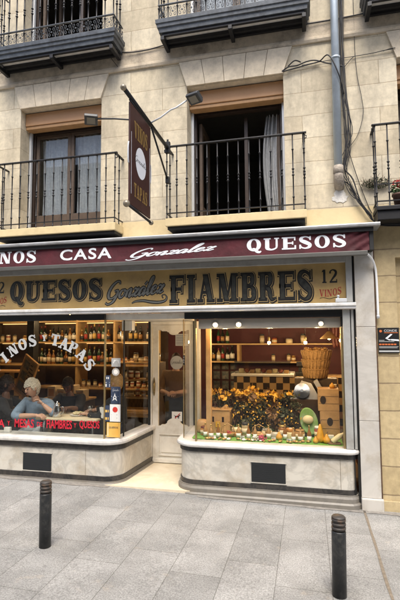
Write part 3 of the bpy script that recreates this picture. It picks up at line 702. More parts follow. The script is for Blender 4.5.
b1 = balcony1(-3.935, -2.26, 'cream slab balcony with black railing in front of the curtained window')
b2 = balcony1(-1.595, .0, 'cream slab balcony with black railing in front of the open dark window')
b3 = balcony1(.745, 2.5, 'black iron balcony at the right edge, beside the hanging cables', iron=True)
b0 = balcony1(-6.3, -4.65, 'cream slab balcony left of the curtained window, cut off by the picture edge')

# ------------------------------------------------------------------ second floor balconies, iron frames with scrollwork
BAL2 = baluster_mesh(.86, .0085)
def scroll_panel_mesh():
    """one bay of the wrought band: two C-scrolls and a collar"""
    m = MB()
    for sx in (-1, 1):
        for sz in (-1, 1):
            pts = []
            for i in range(15):
                a = -90 + i * 27; r = .030 * (1 - i / 20)
                pts.append((sx * (.024 + r * math.cos(R(a)) * .62), 0, .085 + sz * (.036 + r * math.sin(R(a)))))
            m.tube(pts, .0036, 5)
    m.box(-.010, .010, -.005, .005, .077, .093)
    return m.mesh('scroll_panel', M['greyiron'])
SCR = scroll_panel_mesh()
def balcony2(x0, x1, label):
    yF = 4.985; z0 = 5.515
    t = thing('balcony', label, 'balcony', ((x0 + x1) / 2, W, z0), group='second floor balconies')
    m = MB(); path = [(x0, W - .03), (x0, yF), (x1, yF), (x1, W - .03)]
    prof = [(-.05, z0), (.0, z0), (.004, z0 + .05), (.02, z0 + .058), (.022, z0 + .095), (.034, z0 + .103), (.036, z0 + .15), (-.05, z0 + .15)]
    m.sweep(path, prof); m.build('slab_frame', M['greyiron'], t)
    m = MB(); m.box(x0 + .02, x1 - .02, yF + .055, W - .03, z0 + .012, z0 + .05); m.build('deck', M['tile'], t)
    m = MB()
    for y in (yF + .02, yF + .16, W - .075): m.box(x0 + .03, x1 - .03, y, y + .035, z0 - .035, z0 + .010 if y > yF + .05 else z0 - .002, .003)
    for x in (x0 + .015, (x0 + x1) / 2 - .03, x1 - .06): m.box(x, x + .045, yF + .01, W - .036, z0 - .085, z0 - .037, .004)
    m.build('bearer', M['iron'], t)
    m = MB(); za, zb = z0 + .16, z0 + .34
    for z in (za, zb, z0 + 1.02):
        m.box(x0 - .01, x1 + .01, yF - .012, yF + .012, z, z + .012, .002)
        for x in (x0, x1): m.box(x - .011, x + .011, yF + .0125, W - .035, z, z + .011, .002)
    m.build('handrail', M['greyiron'], t)
    n = round((x1 - x0) / .118); s = (x1 - x0) / n
    for i in range(n + 1):
        o = bpy.data.objects.new('baluster', BAL2); COL.objects.link(o); o.parent = t; o.location = Vector((x0 + s * i, yF, za)) - t.location
    for i in range(n):
        o = bpy.data.objects.new('scroll_panel', SCR); COL.objects.link(o); o.parent = t; o.location = Vector((x0 + s * (i + .5), yF, za + .008)) - t.location
    for x in (x0, x1):
        for k in range(3):
            y = yF + .10 * (k + 1) - .0
            if k < 2:
                o = bpy.data.objects.new('baluster', BAL2); COL.objects.link(o); o.parent = t; o.location = Vector((x, y, za)) - t.location
            o = bpy.data.objects.new('scroll_panel', SCR); COL.objects.link(o); o.parent = t; o.location = Vector((x, y - .05, za + .008)) - t.location; o.rotation_euler = (0, 0, R(90))
    return t
c1 = balcony2(-3.99, -2.27, 'grey wrought iron balcony with scrollwork, upper left above the curtained window')
c2 = balcony2(-1.675, .075, 'grey wrought iron balcony with scrollwork, upper middle above the open window')
c3 = balcony2(.70, 2.45, 'iron balcony cut off at the top right corner, right of the drainpipe')

# ------------------------------------------------------------------ pipe, cables
t = thing('drainpipe', 'blue grey zinc drainpipe running down the stone wall to a clay elbow', 'drainpipe', (.37, W, 3.5))
m = MB(); m.tube([(.385, 5.215, 9.3), (.382, 5.215, 6), (.372, 5.215, 3.74)], .045, 20); m.build('pipe', M['zinc'], t)
m = MB(); 
for z in (5.02, 6.9): m.lathe([(.045, -.012), (.052, -.012), (.052, .012), (.045, .012)], (.378, 5.215, z), 20); m.box(.369, .387, 5.262, W - .001, z - .008, z + .008)
m.build('clamp', M['zinc'], t)
m = MB(); m.lathe([(.046, -.06), (.056, -.055), (.056, .03), (.046, .035)], (.372, 5.215, 3.72), 20)
m.tube([(.372, 5.215, 3.68), (.372, 5.217, 3.63), (.375, 5.235, 3.585), (.38, 5.27, 3.555), (.385, 5.315, 3.54)], [.05, .054, .055, .055, .055], 18)
m.build('elbow', M['clay'], t)
mb = MB(); random.seed(11)
poly = [(.385 + (.085 + .008 * math.sin(a * 3) + .006 * math.sin(a * 7 + 1)) * math.cos(a) * (1.15 if math.sin(a) < 0 else .7), 3.43 + (.085 + .012 * math.sin(a * 2 + 2) + .006 * math.sin(a * 9)) * math.sin(a)) for a in [i * math.pi / 40 for i in range(80)]]
mb.prism(poly, .0, -.006, lambda u, v, d: (u, W + d, v)); pp = mb.build('plaster_patch', M['plaster'], bld)

random.seed(5)
t = thing('cable_bundle', 'bundle of loose black cables hanging beside the drainpipe', 'cable', (.5, W, 3.2))
for k in range(13):
    o1 = random.uniform(-.026, .026); sag = random.uniform(.01, .09) if k > 2 else random.uniform(0, .02)
    pts = [(.475 + o1 * .5, 5.265, 9.2), (.470 + o1, 5.262, 6.2), (.462 + o1, 5.26, 5.3), (.455 + o1 + sag * .2, 5.26, 4.7), (.47 + o1 + sag, 5.255, 4.25), (.468 + o1 + sag * .8, 5.255, 3.95),
           (.44 + o1, 5.255, 3.72), (.50 + o1 * .6, 5.255, 3.52), (.60 + o1 * .6, 5.25, 3.33), (.69 + o1 * .4, 5.25, 3.18), (.76, 5.26 + o1 * .3, 3.10 - abs(o1) * .5), (1.0, 5.262, 3.06 + o1), (2.4, 5.265, 3.05 + o1)]
    m = MB(); wob = .012 + .02 * (k % 3 == 2); pts = [(x + random.uniform(-wob, wob) * (.5 if z < 3.3 else 1), y - .006 * (k % 3), z + random.uniform(-.08, .08) * (3.4 < z < 8)) for x, y, z in pts]; m.tube(catmull(pts, 5), (.003, .0045, .0035, .007, .0025)[k % 5], 6); m.build('cable', M['cable'], t)
def cable(name, label, runs, r=.005, cat='cable'):
    t = thing(name, label, cat, runs[0][0])
    for pts in runs:
        m = MB(); m.tube(catmull(pts, 6), r, 6); m.build('wire', M['cable'], t)
    return t
cable('cable', 'thin dark wire hanging in a curve right of the cable bundle', [[(.62, 5.285, 9), (.60, 5.285, 5.6), (.61, 5.285, 4.9), (.655, 5.28, 4.55), (.665, 5.28, 4.35), (.60, 5.28, 4.12), (.52, 5.275, 4.0)]], .0035)
cable('cable', 'thin slanting wire from the cable bundle down to the iron balcony', [[(.47, 5.27, 4.05), (.53, 5.275, 3.8), (.60, 5.28, 3.55), (.68, 5.28, 3.3), (.72, 5.27, 3.2)]], .0045)
cable('cable', 'sagging black cables strung from the open window corner to the drainpipe', [
    [(-.23, 5.27, 4.985), (-.15, 5.255, 5.02), (-.05, 5.265, 5.03), (.06, 5.255, 5.055), (.16, 5.265, 5.06), (.28, 5.25, 5.0), (.42, 5.25, 4.95), (.47, 5.25, 4.93)],
    [(-.22, 5.25, 4.97), (-.08, 5.26, 4.995), (.08, 5.26, 5.02), (.2, 5.255, 5.035), (.3, 5.15, 5.03), (.40, 5.15, 4.8), (.46, 5.24, 4.6)],
    [(-.16, 5.262, 5.03), (-.10, 5.25, 5.075), (-.06, 5.255, 5.085), (-.01, 5.26, 5.06)]], .0075)
cable('cable', 'thin wire with a junction knot running right from the drainpipe to the next window', [[(.47, 5.28, 4.93), (.56, 5.28, 5.03), (.60, 5.28, 5.055)], [(-.0, 5.285, 5.035), (.3, 5.285, 5.05), (.6, 5.285, 5.055), (.8, 5.28, 5.06), (1.04, 5.275, 5.075), (2, 5.28, 5.1)], [(.90, 5.27, 5.06), (.96, 5.262, 5.07), (1.03, 5.262, 5.075)]], .004)
cable('cable', 'dark cable along the moulding between the two left balconies', [[(-2.3, 5.25, 5.535), (-2.1, 5.262, 5.515), (-1.9, 5.265, 5.52), (-1.66, 5.255, 5.545)]], .007)
cable('cable', 'dark cable along the moulding behind the drainpipe', [[(.05, 5.258, 5.52), (.3, 5.262, 5.525), (.5, 5.262, 5.53), (.72, 5.255, 5.535)]], .007)
cable('cable', 'thin looping wire on the stone under the left balcony', [[(-2.42, 5.262, 5.55), (-2.42, 5.258, 5.48), (-2.38, 5.262, 5.42), (-2.33, 5.27, 5.35)]], .004)

# ------------------------------------------------------------------ potted geranium and dry plant on the right balcony
t = thing('potted_plant', 'red geranium in a dark pot on the right iron balcony', 'plant', (.99, 5.13, 3.206))
m = MB(); m.lathe([(.055, .0), (.075, .12), (.085, .125), (.085, .145), (.07, .145)], (.99, 5.13, 3.207), 16); m.build('pot', M['potclay'], t)
m = MB(); random.seed(21)
def leaves(m, n, c, rx, ry, rz, size, wide=0.5):
    for _ in range(n):
        while True:
            p = Vector((random.uniform(-1, 1), random.uniform(-1, 1), random.uniform(-1, 1)))
            if p.length < 1: break
        q = Vector(c) + Vector((p.x * rx, p.y * ry, p.z * rz)); s = size * random.uniform(.6, 1.3)
        a = Vector((random.gauss(0, 1), random.gauss(0, 1), random.gauss(0, 1))).normalized(); b = a.orthogonal().normalized()
        b = (Matrix.Rotation(random.uniform(0, 6.28), 3, a) @ b)
        c2 = a.cross(b); 
        m.face([q - b * s, q + c2 * s * wide * .9 - b * s * .3, q + c2 * s * wide * .6 + b * s * .5, q + b * s, q - c2 * s * wide * .6 + b * s * .5, q - c2 * s * wide * .9 - b * s * .3])
m.mi = 0; leaves(m, 130, (.99, 5.13, 3.40), .10, .08, .07, .022); m.mi = 1; leaves(m, 90, (.985, 5.10, 3.46), .075, .06, .05, .016)
m.build('foliage', [M['leafgreen'], M['geranium']], t, fix=False)
t = thing('plant', 'straggly dry weed growing on the wall behind the right iron balcony', 'plant', (.78, 5.28, 3.5))
m = MB(); m.mi = 0
for k in range(26):
    x, z = random.uniform(.62, .92), 3.50 + random.uniform(-.03, .05); a = random.uniform(-1.2, 1.2)
    m.tube([(x, 5.285, z), (x + .03 * a, 5.26, z + .04), (x + .07 * a, 5.25, z + random.uniform(.0, .11))], .0022, 4)
m.build('stem', M['twig'], t)
m = MB(); leaves(m, 320, (.78, 5.268, 3.54), .17, .02, .07, .014); m.build('foliage', M['leafdark'], t, fix=False)
# ------------------------------------------------------------------ shop front
GY = 5.31                                    # plane of the shop windows
sf = thing('shopfront', 'cheese shop front of veined marble with wide windows and an ochre fascia', 'shop front', (-1.9, 5.3, 0))
LP = [(-4.36, 5.28), (-2.50, 5.28)] + arc(-2.50, 5.50, .22, -90, -6, 9)[1:] + [(-2.215, 6.30)]
RP = [(-1.585, 6.30), (-1.535, 5.50)] + arc(-1.325, 5.50, .21, 182, 270, 9)[0:] + [(.38, 5.28)] + arc(.38, 5.36, .08, -90, 0, 5)[1:] + [(.46, 5.42)]
def bay(path, zs, foot):
    g = -0.15
    m = MB(); m.sweep(path, [(-.1, g), (.045, g), (.045, zs[0] - .035), (.032, zs[0] - .012), (.032, zs[0]), (-.1, zs[0])], smooth=False); m.build('plinth', M['oldstep'], sf)
    m = MB(); m.sweep(path, [(-.1, zs[0] + .001), (.018, zs[0] + .001), (.018, zs[1]), (-.1, zs[1])]); m.build('dark_course', M['darkmarble'], sf)
    m = MB(); m.sweep(path, [(-.1, zs[1] + .001), (.006, zs[1] + .001), (.006, zs[2]), (-.1, zs[2])]); m.build('stall_riser', M['greymarble'], sf)
    m = MB(); m.sweep(path, [(-.1, zs[2] + .001), (.022, zs[2] + .001), (.022, zs[3]), (-.1, zs[3])]); m.build('dark_course', M['darkmarble'], sf)
    z = zs[3]; zt = zs[4]
    m = MB(); m.sweep(path, [(-.12, z + .001), (.035, z + .001), (.058, z + .012), (.062, (z + zt) / 2), (.056, zt - .012), (.04, zt - .002), (.02, zt), (-.12, zt)]); m.build('sill', M['whitemarble'], sf)
bay(LP, (.092, .150, .462, .526, .596), 0)
bay(RP, (.135, .185, .508, .560, .618), 0)
# the right bay stands on one more worn step of marble
m = MB(); m.sweep(RP, [(-.1, -.15), (.07, -.15), (.07, .045), (.055, .06), (-.1, .06)]); m.build('plinth', M['oldstep'], sf)
for (x0, x1, z0, z1) in ((-3.585, -3.185, .172, .385), (-.665, -.285, .212, .425)):
    m = MB(); m.box(x0, x1, 5.262, 5.273, z0, z1, .003); v = m.build('vent', M['ventdark'], sf)
    m = MB()
    for k in range(9):
        z = z0 + .012 + k * (z1 - z0 - .024) / 9; m.box(x0 + .012, x1 - .012, 5.2605, 5.2615, z, z + .014)
    m.build('louvre', M['ventdark'], v)
    m = MB()
    for a, b, c, d in ((x0 - .012, x1 + .012, z1 + .001, z1 + .012), (x0 - .012, x1 + .012, z0 - .012, z0 - .001)): m.box(a, b, 5.264, 5.2735, c, d)
    m.build('vent_trim', M['greymarble'], v)
# marble joints: thin dark slots on the risers
for x, z0, z1 in ((-2.72, .152, .46), (.30, .187, .507)):
    m = MB(); m.box(x, x + .004, 5.2725, 5.2738, z0, z1); m.build('riser_joint', M['grout'], sf)
# panes and posts
m = MB(); m.box(-4.34, -2.50, GY, GY + .008, .597, 2.062); lg = m.build('window_pane', M['glass'], sf)
LG = [(-2.487, 5.314), (-2.44, 5.325), (-2.39, 5.35), (-2.345, 5.39), (-2.315, 5.435), (-2.303, 5.475), (-2.245, 6.255)]
m = MB(); m.sweep(LG, [(0, .597), (0, 2.062)], False, True); m.build('window_pane', M['glass'], sf)
m = MB(); m.box(-1.305, .352, GY, GY + .008, .619, 1.938); m.build('window_pane', M['glass'], sf)
RG = [(-1.575, 6.255), (-1.515, 5.50)] + [(-1.505, 5.44), (-1.47, 5.375), (-1.41, 5.335), (-1.330, 5.314)]
m = MB(); m.sweep(RG, [(0, .619), (0, 2.062)], False, True); m.build('window_pane', M['glass'], sf)
def post(x, y, z0, z1, w=.016, d=.018, mt='brass'):
    m = MB(); m.box(x - w, x + w, y - d, y + d, z0, z1, .004); m.build('window_post', M[mt], sf)
post(-2.487, 5.312, .596, 2.062, .010, .014); post(-2.303, 5.475, .596, 2.062, .008, .010, 'blackframe'); post(-2.236, 6.25, .596, 2.062, .014, .016, 'blackframe')
post(-1.318, 5.312, .618, 2.062, .011, .014); post(-1.508, 5.46, .618, 2.062, .006, .008, 'brass'); post(-1.578, 6.25, .618, 2.062, .012, .014, 'blackframe'); post(.358, 5.308, .618, 1.945, .012, .016)
m = MB(); m.box(.352 - .0, .4, 5.30, 5.33, .618, 2.06, .003); m.build('window_frame', M['blackframe'], sf)
m = MB(); m.box(.372, .450, 5.262, 5.299, .62, 2.135, .005); m.build('window_frame', M['greyframe'], sf)
m = MB(); m.box(.460, .488, 5.270, 5.33, .62, 2.135, .005); m.build('window_frame', M['greyframe'], sf)
m = MB(); m.box(.4505, .4595, 5.285, 5.33, .0, 2.135); m.box(.489, .509, 5.295, 5.34, .0, 2.9); m.build('frame_gap', M['blackframe'], sf)
# dark heads over the windows, ledge, fascia
m = MB(); m.box(-4.35, -2.49, 5.285, 5.33, 2.063, 2.137, .004); m.build('window_head', M['blackframe'], sf); m = MB(); m.box(-1.45, .371, 5.285, 5.33, 2.055, 2.137, .004); m.build('window_head', M['blackframe'], sf)
m = MB(); m.box(-1.29, .352, 5.35, 5.40, 1.938, 2.054, .004); m.build('window_pelmet', M['pelmet'], sf)
m = MB(); m.sweep([(-4.36, 5.30), (.512, 5.30)], [(0, 2.138), (.085, 2.138), (.10, 2.146), (.10, 2.168), (.115, 2.176), (.115, 2.200), (.105, 2.208), (0, 2.214)]); m.build('ledge', M['ledge'], sf)
m = MB(); m.box(-4.28, .420, 5.298, 5.33, 2.215, 2.665); sb = m.build('signboard', M['signochre'], sf)
m = MB(); m.box(.4205, .487, 5.262, 5.33, 2.216, 2.735, .006); m.box(-4.34, -4.2805, 5.262, 5.33, 2.216, 2.735, .006); m.box(-4.28, .42, 5.262, 5.33, 2.666, 2.735, .006); m.build('fascia_frame', M['greyframe'], sf)
m = MB(); m.box(-4.35, .51, 5.28, 5.6, 2.736, 3.0); m.build('fascia_backing', M['awngrey'], sf)
# recessed entrance: soffit, marble step, door
m = MB(); m.prism([(-2.50, 5.335), (-1.40, 5.335), (-1.57, 6.32), (-2.25, 6.32)], 2.064, 2.135, lambda u, v, d: (u, v, d)); m.build('porch_soffit', M['whitepaint'], sf)
m = MB(); m.prism([(-2.50, 5.245), (-1.38, 5.245), (-1.50, 5.60), (-1.58, 6.4), (-2.23, 6.4), (-2.36, 5.60)], -.1, .065, lambda u, v, d: (u, v, d)); m.build('doorstep', M['creammarble'], sf)
m = MB(); m.box(-2.262, -2.205, 6.26, 6.36, .066, 2.063, .006); m.box(-1.57, -1.50, 6.262, 6.36, .066, 2.063, .006); m.box(-2.2045, -1.5705, 6.265, 6.36, 2.018, 2.063, .005); m.build('door_frame', M['whitepaint'], sf)
Yd = 6.29
m = MB()
fy = lambda u, v, d: (u, Yd + d, v)
x0, x1, z0, z1 = -2.201, -1.575, .07, 2.014; g0, g1, gb, gt = -2.118, -1.655, .60, 1.93; cx = (g0 + g1) / 2
m.prism([(x0, z0), (g0, z0), (g0, z1), (x0, z1)], 0, .045, fy); m.prism([(g1, z0), (x1, z0), (x1, z1), (g1, z1)], 0, .045, fy)
bow = [(g0, gb - .02)] + [(g0 + .03, gb - .02), (g0 + .05, gb), (g0 + .10, gb)] + [(g0 + .115, gb + .015)] + [(cx + .10 * math.cos(R(a)), gb + .025 + .065 * math.sin(R(a))) for a in range(180, -1, -20)] + [(g1 - .115, gb + .015), (g1 - .10, gb), (g1 - .05, gb), (g1 - .03, gb - .02), (g1, gb - .02)]
m.prism([(g0, z0), (g1, z0)] + bow[::-1], .002, .043, fy)
top = [(g0, gt + .01), (g0 + .04, gt + .01), (g0 + .06, gt - .005), (g0 + .13, gt - .005), (g0 + .145, gt - .02)] + [(cx + .07 * math.cos(R(a)), gt - .02 - .04 * math.sin(R(a))) for a in range(180, -1, -20)] + [(g1 - .145, gt - .02), (g1 - .13, gt - .005), (g1 - .06, gt - .005), (g1 - .04, gt + .01), (g1, gt + .01)]
m.prism([(g1, z1), (g0, z1)] + top, .002, .043, fy)
dr = m.build('door', M['whitepaint'], sf)
m = MB()      # moulded lower panel
for a, b, c, d in ((g0 + .01, g1 - .01, .46, .475), (g0 + .01, g1 - .01, .17, .185), (g0 + .01, g0 + .025, .186, .459), (g1 - .025, g1 - .01, .186, .459)): m.box(a, b, Yd - .014, Yd + .001, c, d, .003)
m.box(g0 + .05, g1 - .05, Yd - .008, Yd + .001, .215, .43, .004); m.box(x0 + .002, x1 - .002, Yd - .012, Yd + .001, .075, .13, .004); m.build('door_panel', M['whitepaint'], dr)
m = MB(); m.box(g0 - .004, g1 + .004, Yd + .02, Yd + .026, gb - .03, gt + .02); m.build('door_pane', M['glass'], dr)
m = MB(); m.prism([(-2.178 + .018 * math.cos(a) * (1 if abs(math.sin(a)) < .9 else .5), 1.13 + .135 * math.sin(a)) for a in [i * math.pi / 10 for i in range(20)]], -.008, 0, fy)
m.tube([(-2.172, Yd - .005, 1.06), (-2.165, Yd - .05, 1.08), (-2.165, Yd - .055, 1.13), (-2.165, Yd - .05, 1.18), (-2.172, Yd - .005, 1.2)], .008, 8); m.build('door_handle', M['brass'], dr)
# stickers on the door
m = MB(); m.prism([(-1.845 + .095 * math.cos(i * math.pi / 18), 1.475 + .097 * math.sin(i * math.pi / 18)) for i in range(36)], .0165, .0185, fy); rs = m.build('round_sticker', M['stickgrey'], dr)
P, w_ = script_word('Gonzalez', .03, .10, .3); paint('sticker_lettering', fit(P, -1.935, -1.76, 1.445, 1.52), lambda u, v, d: (u, Yd + .0165 - d, v), M['signblack'], rs, .0008, .00005)
m = MB(); m.prism([(-1.862, 1.715), (-1.672, 1.715), (-1.672, 1.885), (-1.862, 1.885)], .0145, .0165, fy); ps = m.build('paper_notice', M['stickgrey'], dr)
m = MB()
for k in range(6):
    z = 1.865 - k * .024; m.face([(-1.85, Yd + .0137, z), (-1.85 + random.uniform(.10, .165), Yd + .0137, z), (-1.72, Yd + .0137, z - .006), (-1.85, Yd + .0137, z - .006)])
m.build('notice_text', M['stickblue'], ps, fix=False)
m = MB(); m.box(-1.918, -1.768, Yd + .014, Yd + .0165, .655, .785); ns = m.build('no_dogs_sticker', M['paper'], dr)
f3 = lambda u, v, d: (u, Yd + .014 - d, v)
dog = [[(.25, .25), (.31, .25), (.34, .48), (.28, .5)], [(.36, .27), (.41, .27), (.42, .48), (.36, .48)], [(.62, .25), (.67, .25), (.68, .5), (.6, .5)], [(.72, .27), (.77, .27), (.77, .5), (.7, .52)], [(.25, .45), (.77, .45), (.78, .62), (.3, .62)], [(.70, .55), (.80, .55), (.84, .78), (.72, .78)], [(.80, .66), (.93, .64), (.92, .72), (.80, .76)], [(.73, .78), (.78, .78), (.74, .86)], [(.12, .70), (.16, .72), (.29, .6), (.27, .54)]]
paint('dog_symbol', fit(dog, -1.89, -1.79, .685, .755), f3, M['signblack'], ns, .0008, .00005)
paint('red_slash', [[(-1.895, .672), (-1.887, .668), (-1.79, .765), (-1.798, .77)]], f3, M['stickred'], ns, .0014)
# pilasters
for (x0, x1) in ((.512, .712), (-4.56, -4.365)):
    m = MB()
    for a, b in ((.125, .93), (.933, 1.94), (1.943, 2.99)): m.box(x0, x1, 5.262, 5.42, a, b, .004)
    pl = m.build('pilaster', M['pilmarble'], sf)
    m = MB(); m.box(x0 - .004, x1 + .02, 5.236, 5.42, -.1, .123, .012); m.build('pilaster_base', M['pilmarble'], pl)
m = MB(); m.box(.7125, .727, 5.27, 5.31, .02, 3.0); m.build('frame_gap', mat('rust_brown_gap', (.085, .05, .03), .9, var=.5, vscale=20), sf)

# ------------------------------------------------------------------ fascia lettering
fs = face_y(5.298)
def shop_word(text, u0, u1, v0, v1, w=.33, t=.13, gap=.12):
    base, _ = line_of(text, w, t, gap); rf = bounds(base)
    g1, _ = line_of(text, w, t, gap, g=.022); g2, _ = line_of(text, w, t, gap, g=.05); g3, _ = line_of(text, w, t, gap, g=-.062)
    sh = [[(x + .035, y - .02) for x, y in q] for q in g2]
    L1 = paint('lettering', fit(sh, u0, u1, v0, v1, rf), fs, M['signblack'], sb, .001)
    paint('letter_edge', fit(g1, u0, u1, v0, v1, rf), fs, M['signhigh'], L1, .0018)
    paint('letter_face', fit(base, u0, u1, v0, v1, rf), fs, M['signblack'], L1, .0026)
    paint('letter_inlay', fit(g3, u0, u1, v0, v1, rf), fs, M['signslate'], L1, .0034)
shop_word('QUESOS', -3.865, -2.535, 2.265, 2.60)
shop_word('FIAMBRES', -1.64, .058, 2.24, 2.605)
P, w_ = script_word('Gonzalez', .06, .19, .38, .0, accent=4); rf = bounds(P)
P2, _ = script_word('Gonzalez', .16, .31, .38, .0, accent=4); rf2 = bounds(P2)
LW = lambda Q: [[(u, v + (u + 2.08) * .10) for u, v in q] for q in fit(Q, -2.49, -1.70, 2.285, 2.575, rf)]
gl = paint('lettering', LW(P2), fs, M['signblack'], sb, .001); paint('letter_face', LW(P), fs, M['silver'], gl, .0022)
fl = [(-2.13, 2.262), (-2.08, 2.285), (-1.98, 2.292), (-1.88, 2.275), (-1.78, 2.268), (-1.70, 2.285), (-1.675, 2.325), (-1.70, 2.36), (-1.735, 2.35), (-1.72, 2.315)]
paint('flourish', ribbon(catmull(fl, 6), [.016 + .026 * math.sin(math.pi * min(1, i / 40)) for i in range(55)]), fs, M['signblack'], gl, .001)
paint('letter_face', ribbon(catmull(fl, 6), [.004 + .014 * math.sin(math.pi * min(1, i / 40)) for i in range(55)]), fs, M['silver'], gl, .0022)
for c in (.245, -4.04):
    P, _ = line_of('12', .22, .10, .16); n12 = paint('number', fit(P, c - .085, c + .085, 2.44, 2.595), fs, M['signblack'], sb, .001)
    P, _ = line_of('VINOS', .24, .10, .10); Q = fit(P, c - .115, c + .125, 2.292, 2.375)
    Q = [[(u, v + 1.1 * (u - c) ** 2 - .006 + .10 * (u - c)) for u, v in q] for q in Q]
    vv = paint('lettering', Q, fs, M['signred'], sb, .001)
    paint('underline', ribbon([(c - .11 + i * .022, 2.268 + .008 * math.sin(i)) for i in range(11)], [.006] * 11), fs, M['signblack'], vv, .001)
# small light fitting on the ledge end
m = MB(); m.box(.30, .42, 5.215, 5.275, 2.216, 2.256, .006); m.lathe([(.012, 0), (.012, .02), (.02, .03), (.006, .04)], (.33, 5.24, 2.256), 10); m.build('ledge_fitting', M['alu'], sf)

# ------------------------------------------------------------------ awning
aw = thing('awning', 'rolled maroon awning with white lettering along its valance', 'awning', (-1.9, 5.05, 2.7))
m = MB(); m.sweep([(-4.62, W - .013), (.765, W - .013)], [(0, 3.004), (.24, 3.004), (.262, 3.010), (.266, 3.03), (.258, 3.042), (0, 3.056)]); m.build('case', M['awncase'], aw)
m = MB(); m.box(-4.60, .70, 5.06, 5.279, 2.958, 3.003); m.box(.66, .70, 5.09, 5.26, 2.76, 2.956); m.build('shade_strip_and_side_plate', M['awnshade'], aw)  # the long strip is the shadow below the case, put in as near-black
def valance_y(u, v):
    a = 0.0
    if u > .40: a = .012 * math.sin((u * 1.0 - v * 1.6) * 42) * min(1, (u - .40) / .12)
    return 5.078 + .004 * math.sin(u * 3.1) + .002 * math.sin(u * 11 + v * 9) + a + (v - 2.85) * .06
m = MB(); nx, nz = 340, 8
g = [[m.bm.verts.new((-4.58 + 5.235 * i / nx, valance_y(-4.58 + 5.235 * i / nx, 2.752 + .206 * k / nz), 2.752 + .206 * k / nz)) for k in range(nz + 1)] for i in range(nx + 1)]
for i in range(nx):
    for k in range(nz):
        f = m.bm.faces.new([g[i][k], g[i + 1][k], g[i + 1][k + 1], g[i][k + 1]]); f.smooth = True
vl = m.build('valance', M['maroon'], aw, fix=False)
va = lambda u, v, d: (u, valance_y(u, v) - d, v)
P, _ = line_of('QUESOS', .27, .11, .17); paint('lettering', fit(P, -.655, .418, 2.775, 2.945), va, M['awnwhite'], vl, .003)
P, _ = line_of('VINOS', .27, .11, .17); paint('lettering', fit(P, -4.19, -3.345, 2.795, 2.975 - .02), va, M['awnwhite'], vl, .003)
P = type_poly('CASA', .018, 0, 1.14); paint('lettering', fit(P, -3.0, -2.305, 2.800, 2.940), va, M['awnwhite'], vl, .003, 0)
P, _ = script_word('Gonzalez', .085, .19, .6, 0); Q = [[(u, v + (u + 1.55) * .045) for u, v in q] for q in fit(P, -2.13, -1.0, 2.785, 2.915)]
paint('lettering', Q, va, M['awnwhite'], vl, .003)
m = MB(); m.box(-4.60, .635, 5.052, 5.10, 2.700, 2.751, .008); m.build('front_bar', M['awngrey'], aw)
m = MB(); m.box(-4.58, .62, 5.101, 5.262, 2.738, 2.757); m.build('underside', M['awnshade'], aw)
t = thing('drain_tube', 'white plastic tube curving from the awning end down the pilaster', 'pipe', (.74, 5.25, 2.03))
m = MB(); m.tube(catmull([(.585, 5.10, 2.735), (.64, 5.12, 2.715), (.69, 5.18, 2.67), (.725, 5.235, 2.59), (.738, 5.255, 2.48), (.742, 5.258, 2.25), (.742, 5.258, 2.06)], 6), .0125, 10); m.build('tube', M['whitetube'], t)
m = MB(); m.box(.731, .753, 5.272, W - .0, 2.12, 2.135); m.lathe([(.016, 0), (.017, .03), (.013, .04)], (.742, 5.258, 2.03), 10); m.build('clip', M['alu'], t)

# ------------------------------------------------------------------ lettering and stickers on the windows
gf = face_y(GY)
arcP = []
for ch, x, z, rot in (('V', -4.055, 1.45, 52), ('I', -3.93, 1.585, 42), ('N', -3.805, 1.685, 31), ('O', -3.665, 1.757, 21), ('S', -3.520, 1.805, 11), ('Y', -3.345, 1.838, 0), ('T', -3.185, 1.812, -9), ('A', -3.055, 1.766, -19), ('P', -2.93, 1.712, -27), ('A', -2.808, 1.625, -38), ('S', -2.70, 1.50, -49)):
    p, w_ = slab(ch, .30, .13); s = .145 if ch != 'Y' else .075; c, q = math.cos(R(rot)), math.sin(R(rot))
    for poly in p: arcP.append([(x + (a - w_ / 2) * s * .95 * c - (b - .5) * s * q, z + (a - w_ / 2) * s * .95 * q + (b - .5) * s * c) for a, b in poly])
paint('lettering', arcP, gf, M['frost'], lg, .0012, .00008)
redP = []
for word, u0, u1, h in (('TABLA', -4.30, -3.90, .10), ('Y', -3.86, -3.82, .07), ('MESAS', -3.752, -3.470, .11), ('DE', -3.425, -3.345, .065), ('FIAMBRES', -3.287, -2.930, .11), ('Y', -2.905, -2.868, .065), ('QUESOS', -2.826, -2.553, .11)):
    P = type_poly(word, .022); zb = .682 + (u0 + 4) * .012
    redP += fit(P, u0, u1, zb + (.02 if h < .08 else 0), zb + h + (.01 if h < .08 else 0), None)
paint('lettering', redP, gf, M['redvinyl'], lg, .0012, 0)
def corner(u, v, d):
    """a point of the bent corner pane, seen from the street"""
    Y = 5.33
    for _ in range(12):
        x = u * Y / 5.3
        for (xa, ya), (xb, yb) in zip(LG, LG[1:]):
            if xa <= x <= xb or (x < LG[0][0] and xa == LG[0][0]): Y = ya + (yb - ya) * max(0, x - xa) / (xb - xa); break
    x = u * Y / 5.3
    return (x, Y - .009 - d, 1.85 + (v - 1.85) * Y / 5.3)
stickers = [(-2.392, -2.272, 1.480, 1.585, 'stickgrey'), (-2.385, -2.285, 1.368, 1.462, 'stickgrey'), (-2.478, -2.404, 1.222, 1.372, 'stickblue'), (-2.396, -2.268, 1.028, 1.235, 'stickblue'), (-2.408, -2.268, .81, 1.02, 'paper'), (-2.448, -2.268, .622, .80, 'stickyellow'), (-2.478, -2.415, .81, 1.005, 'stickblue')]
gl_objs = []
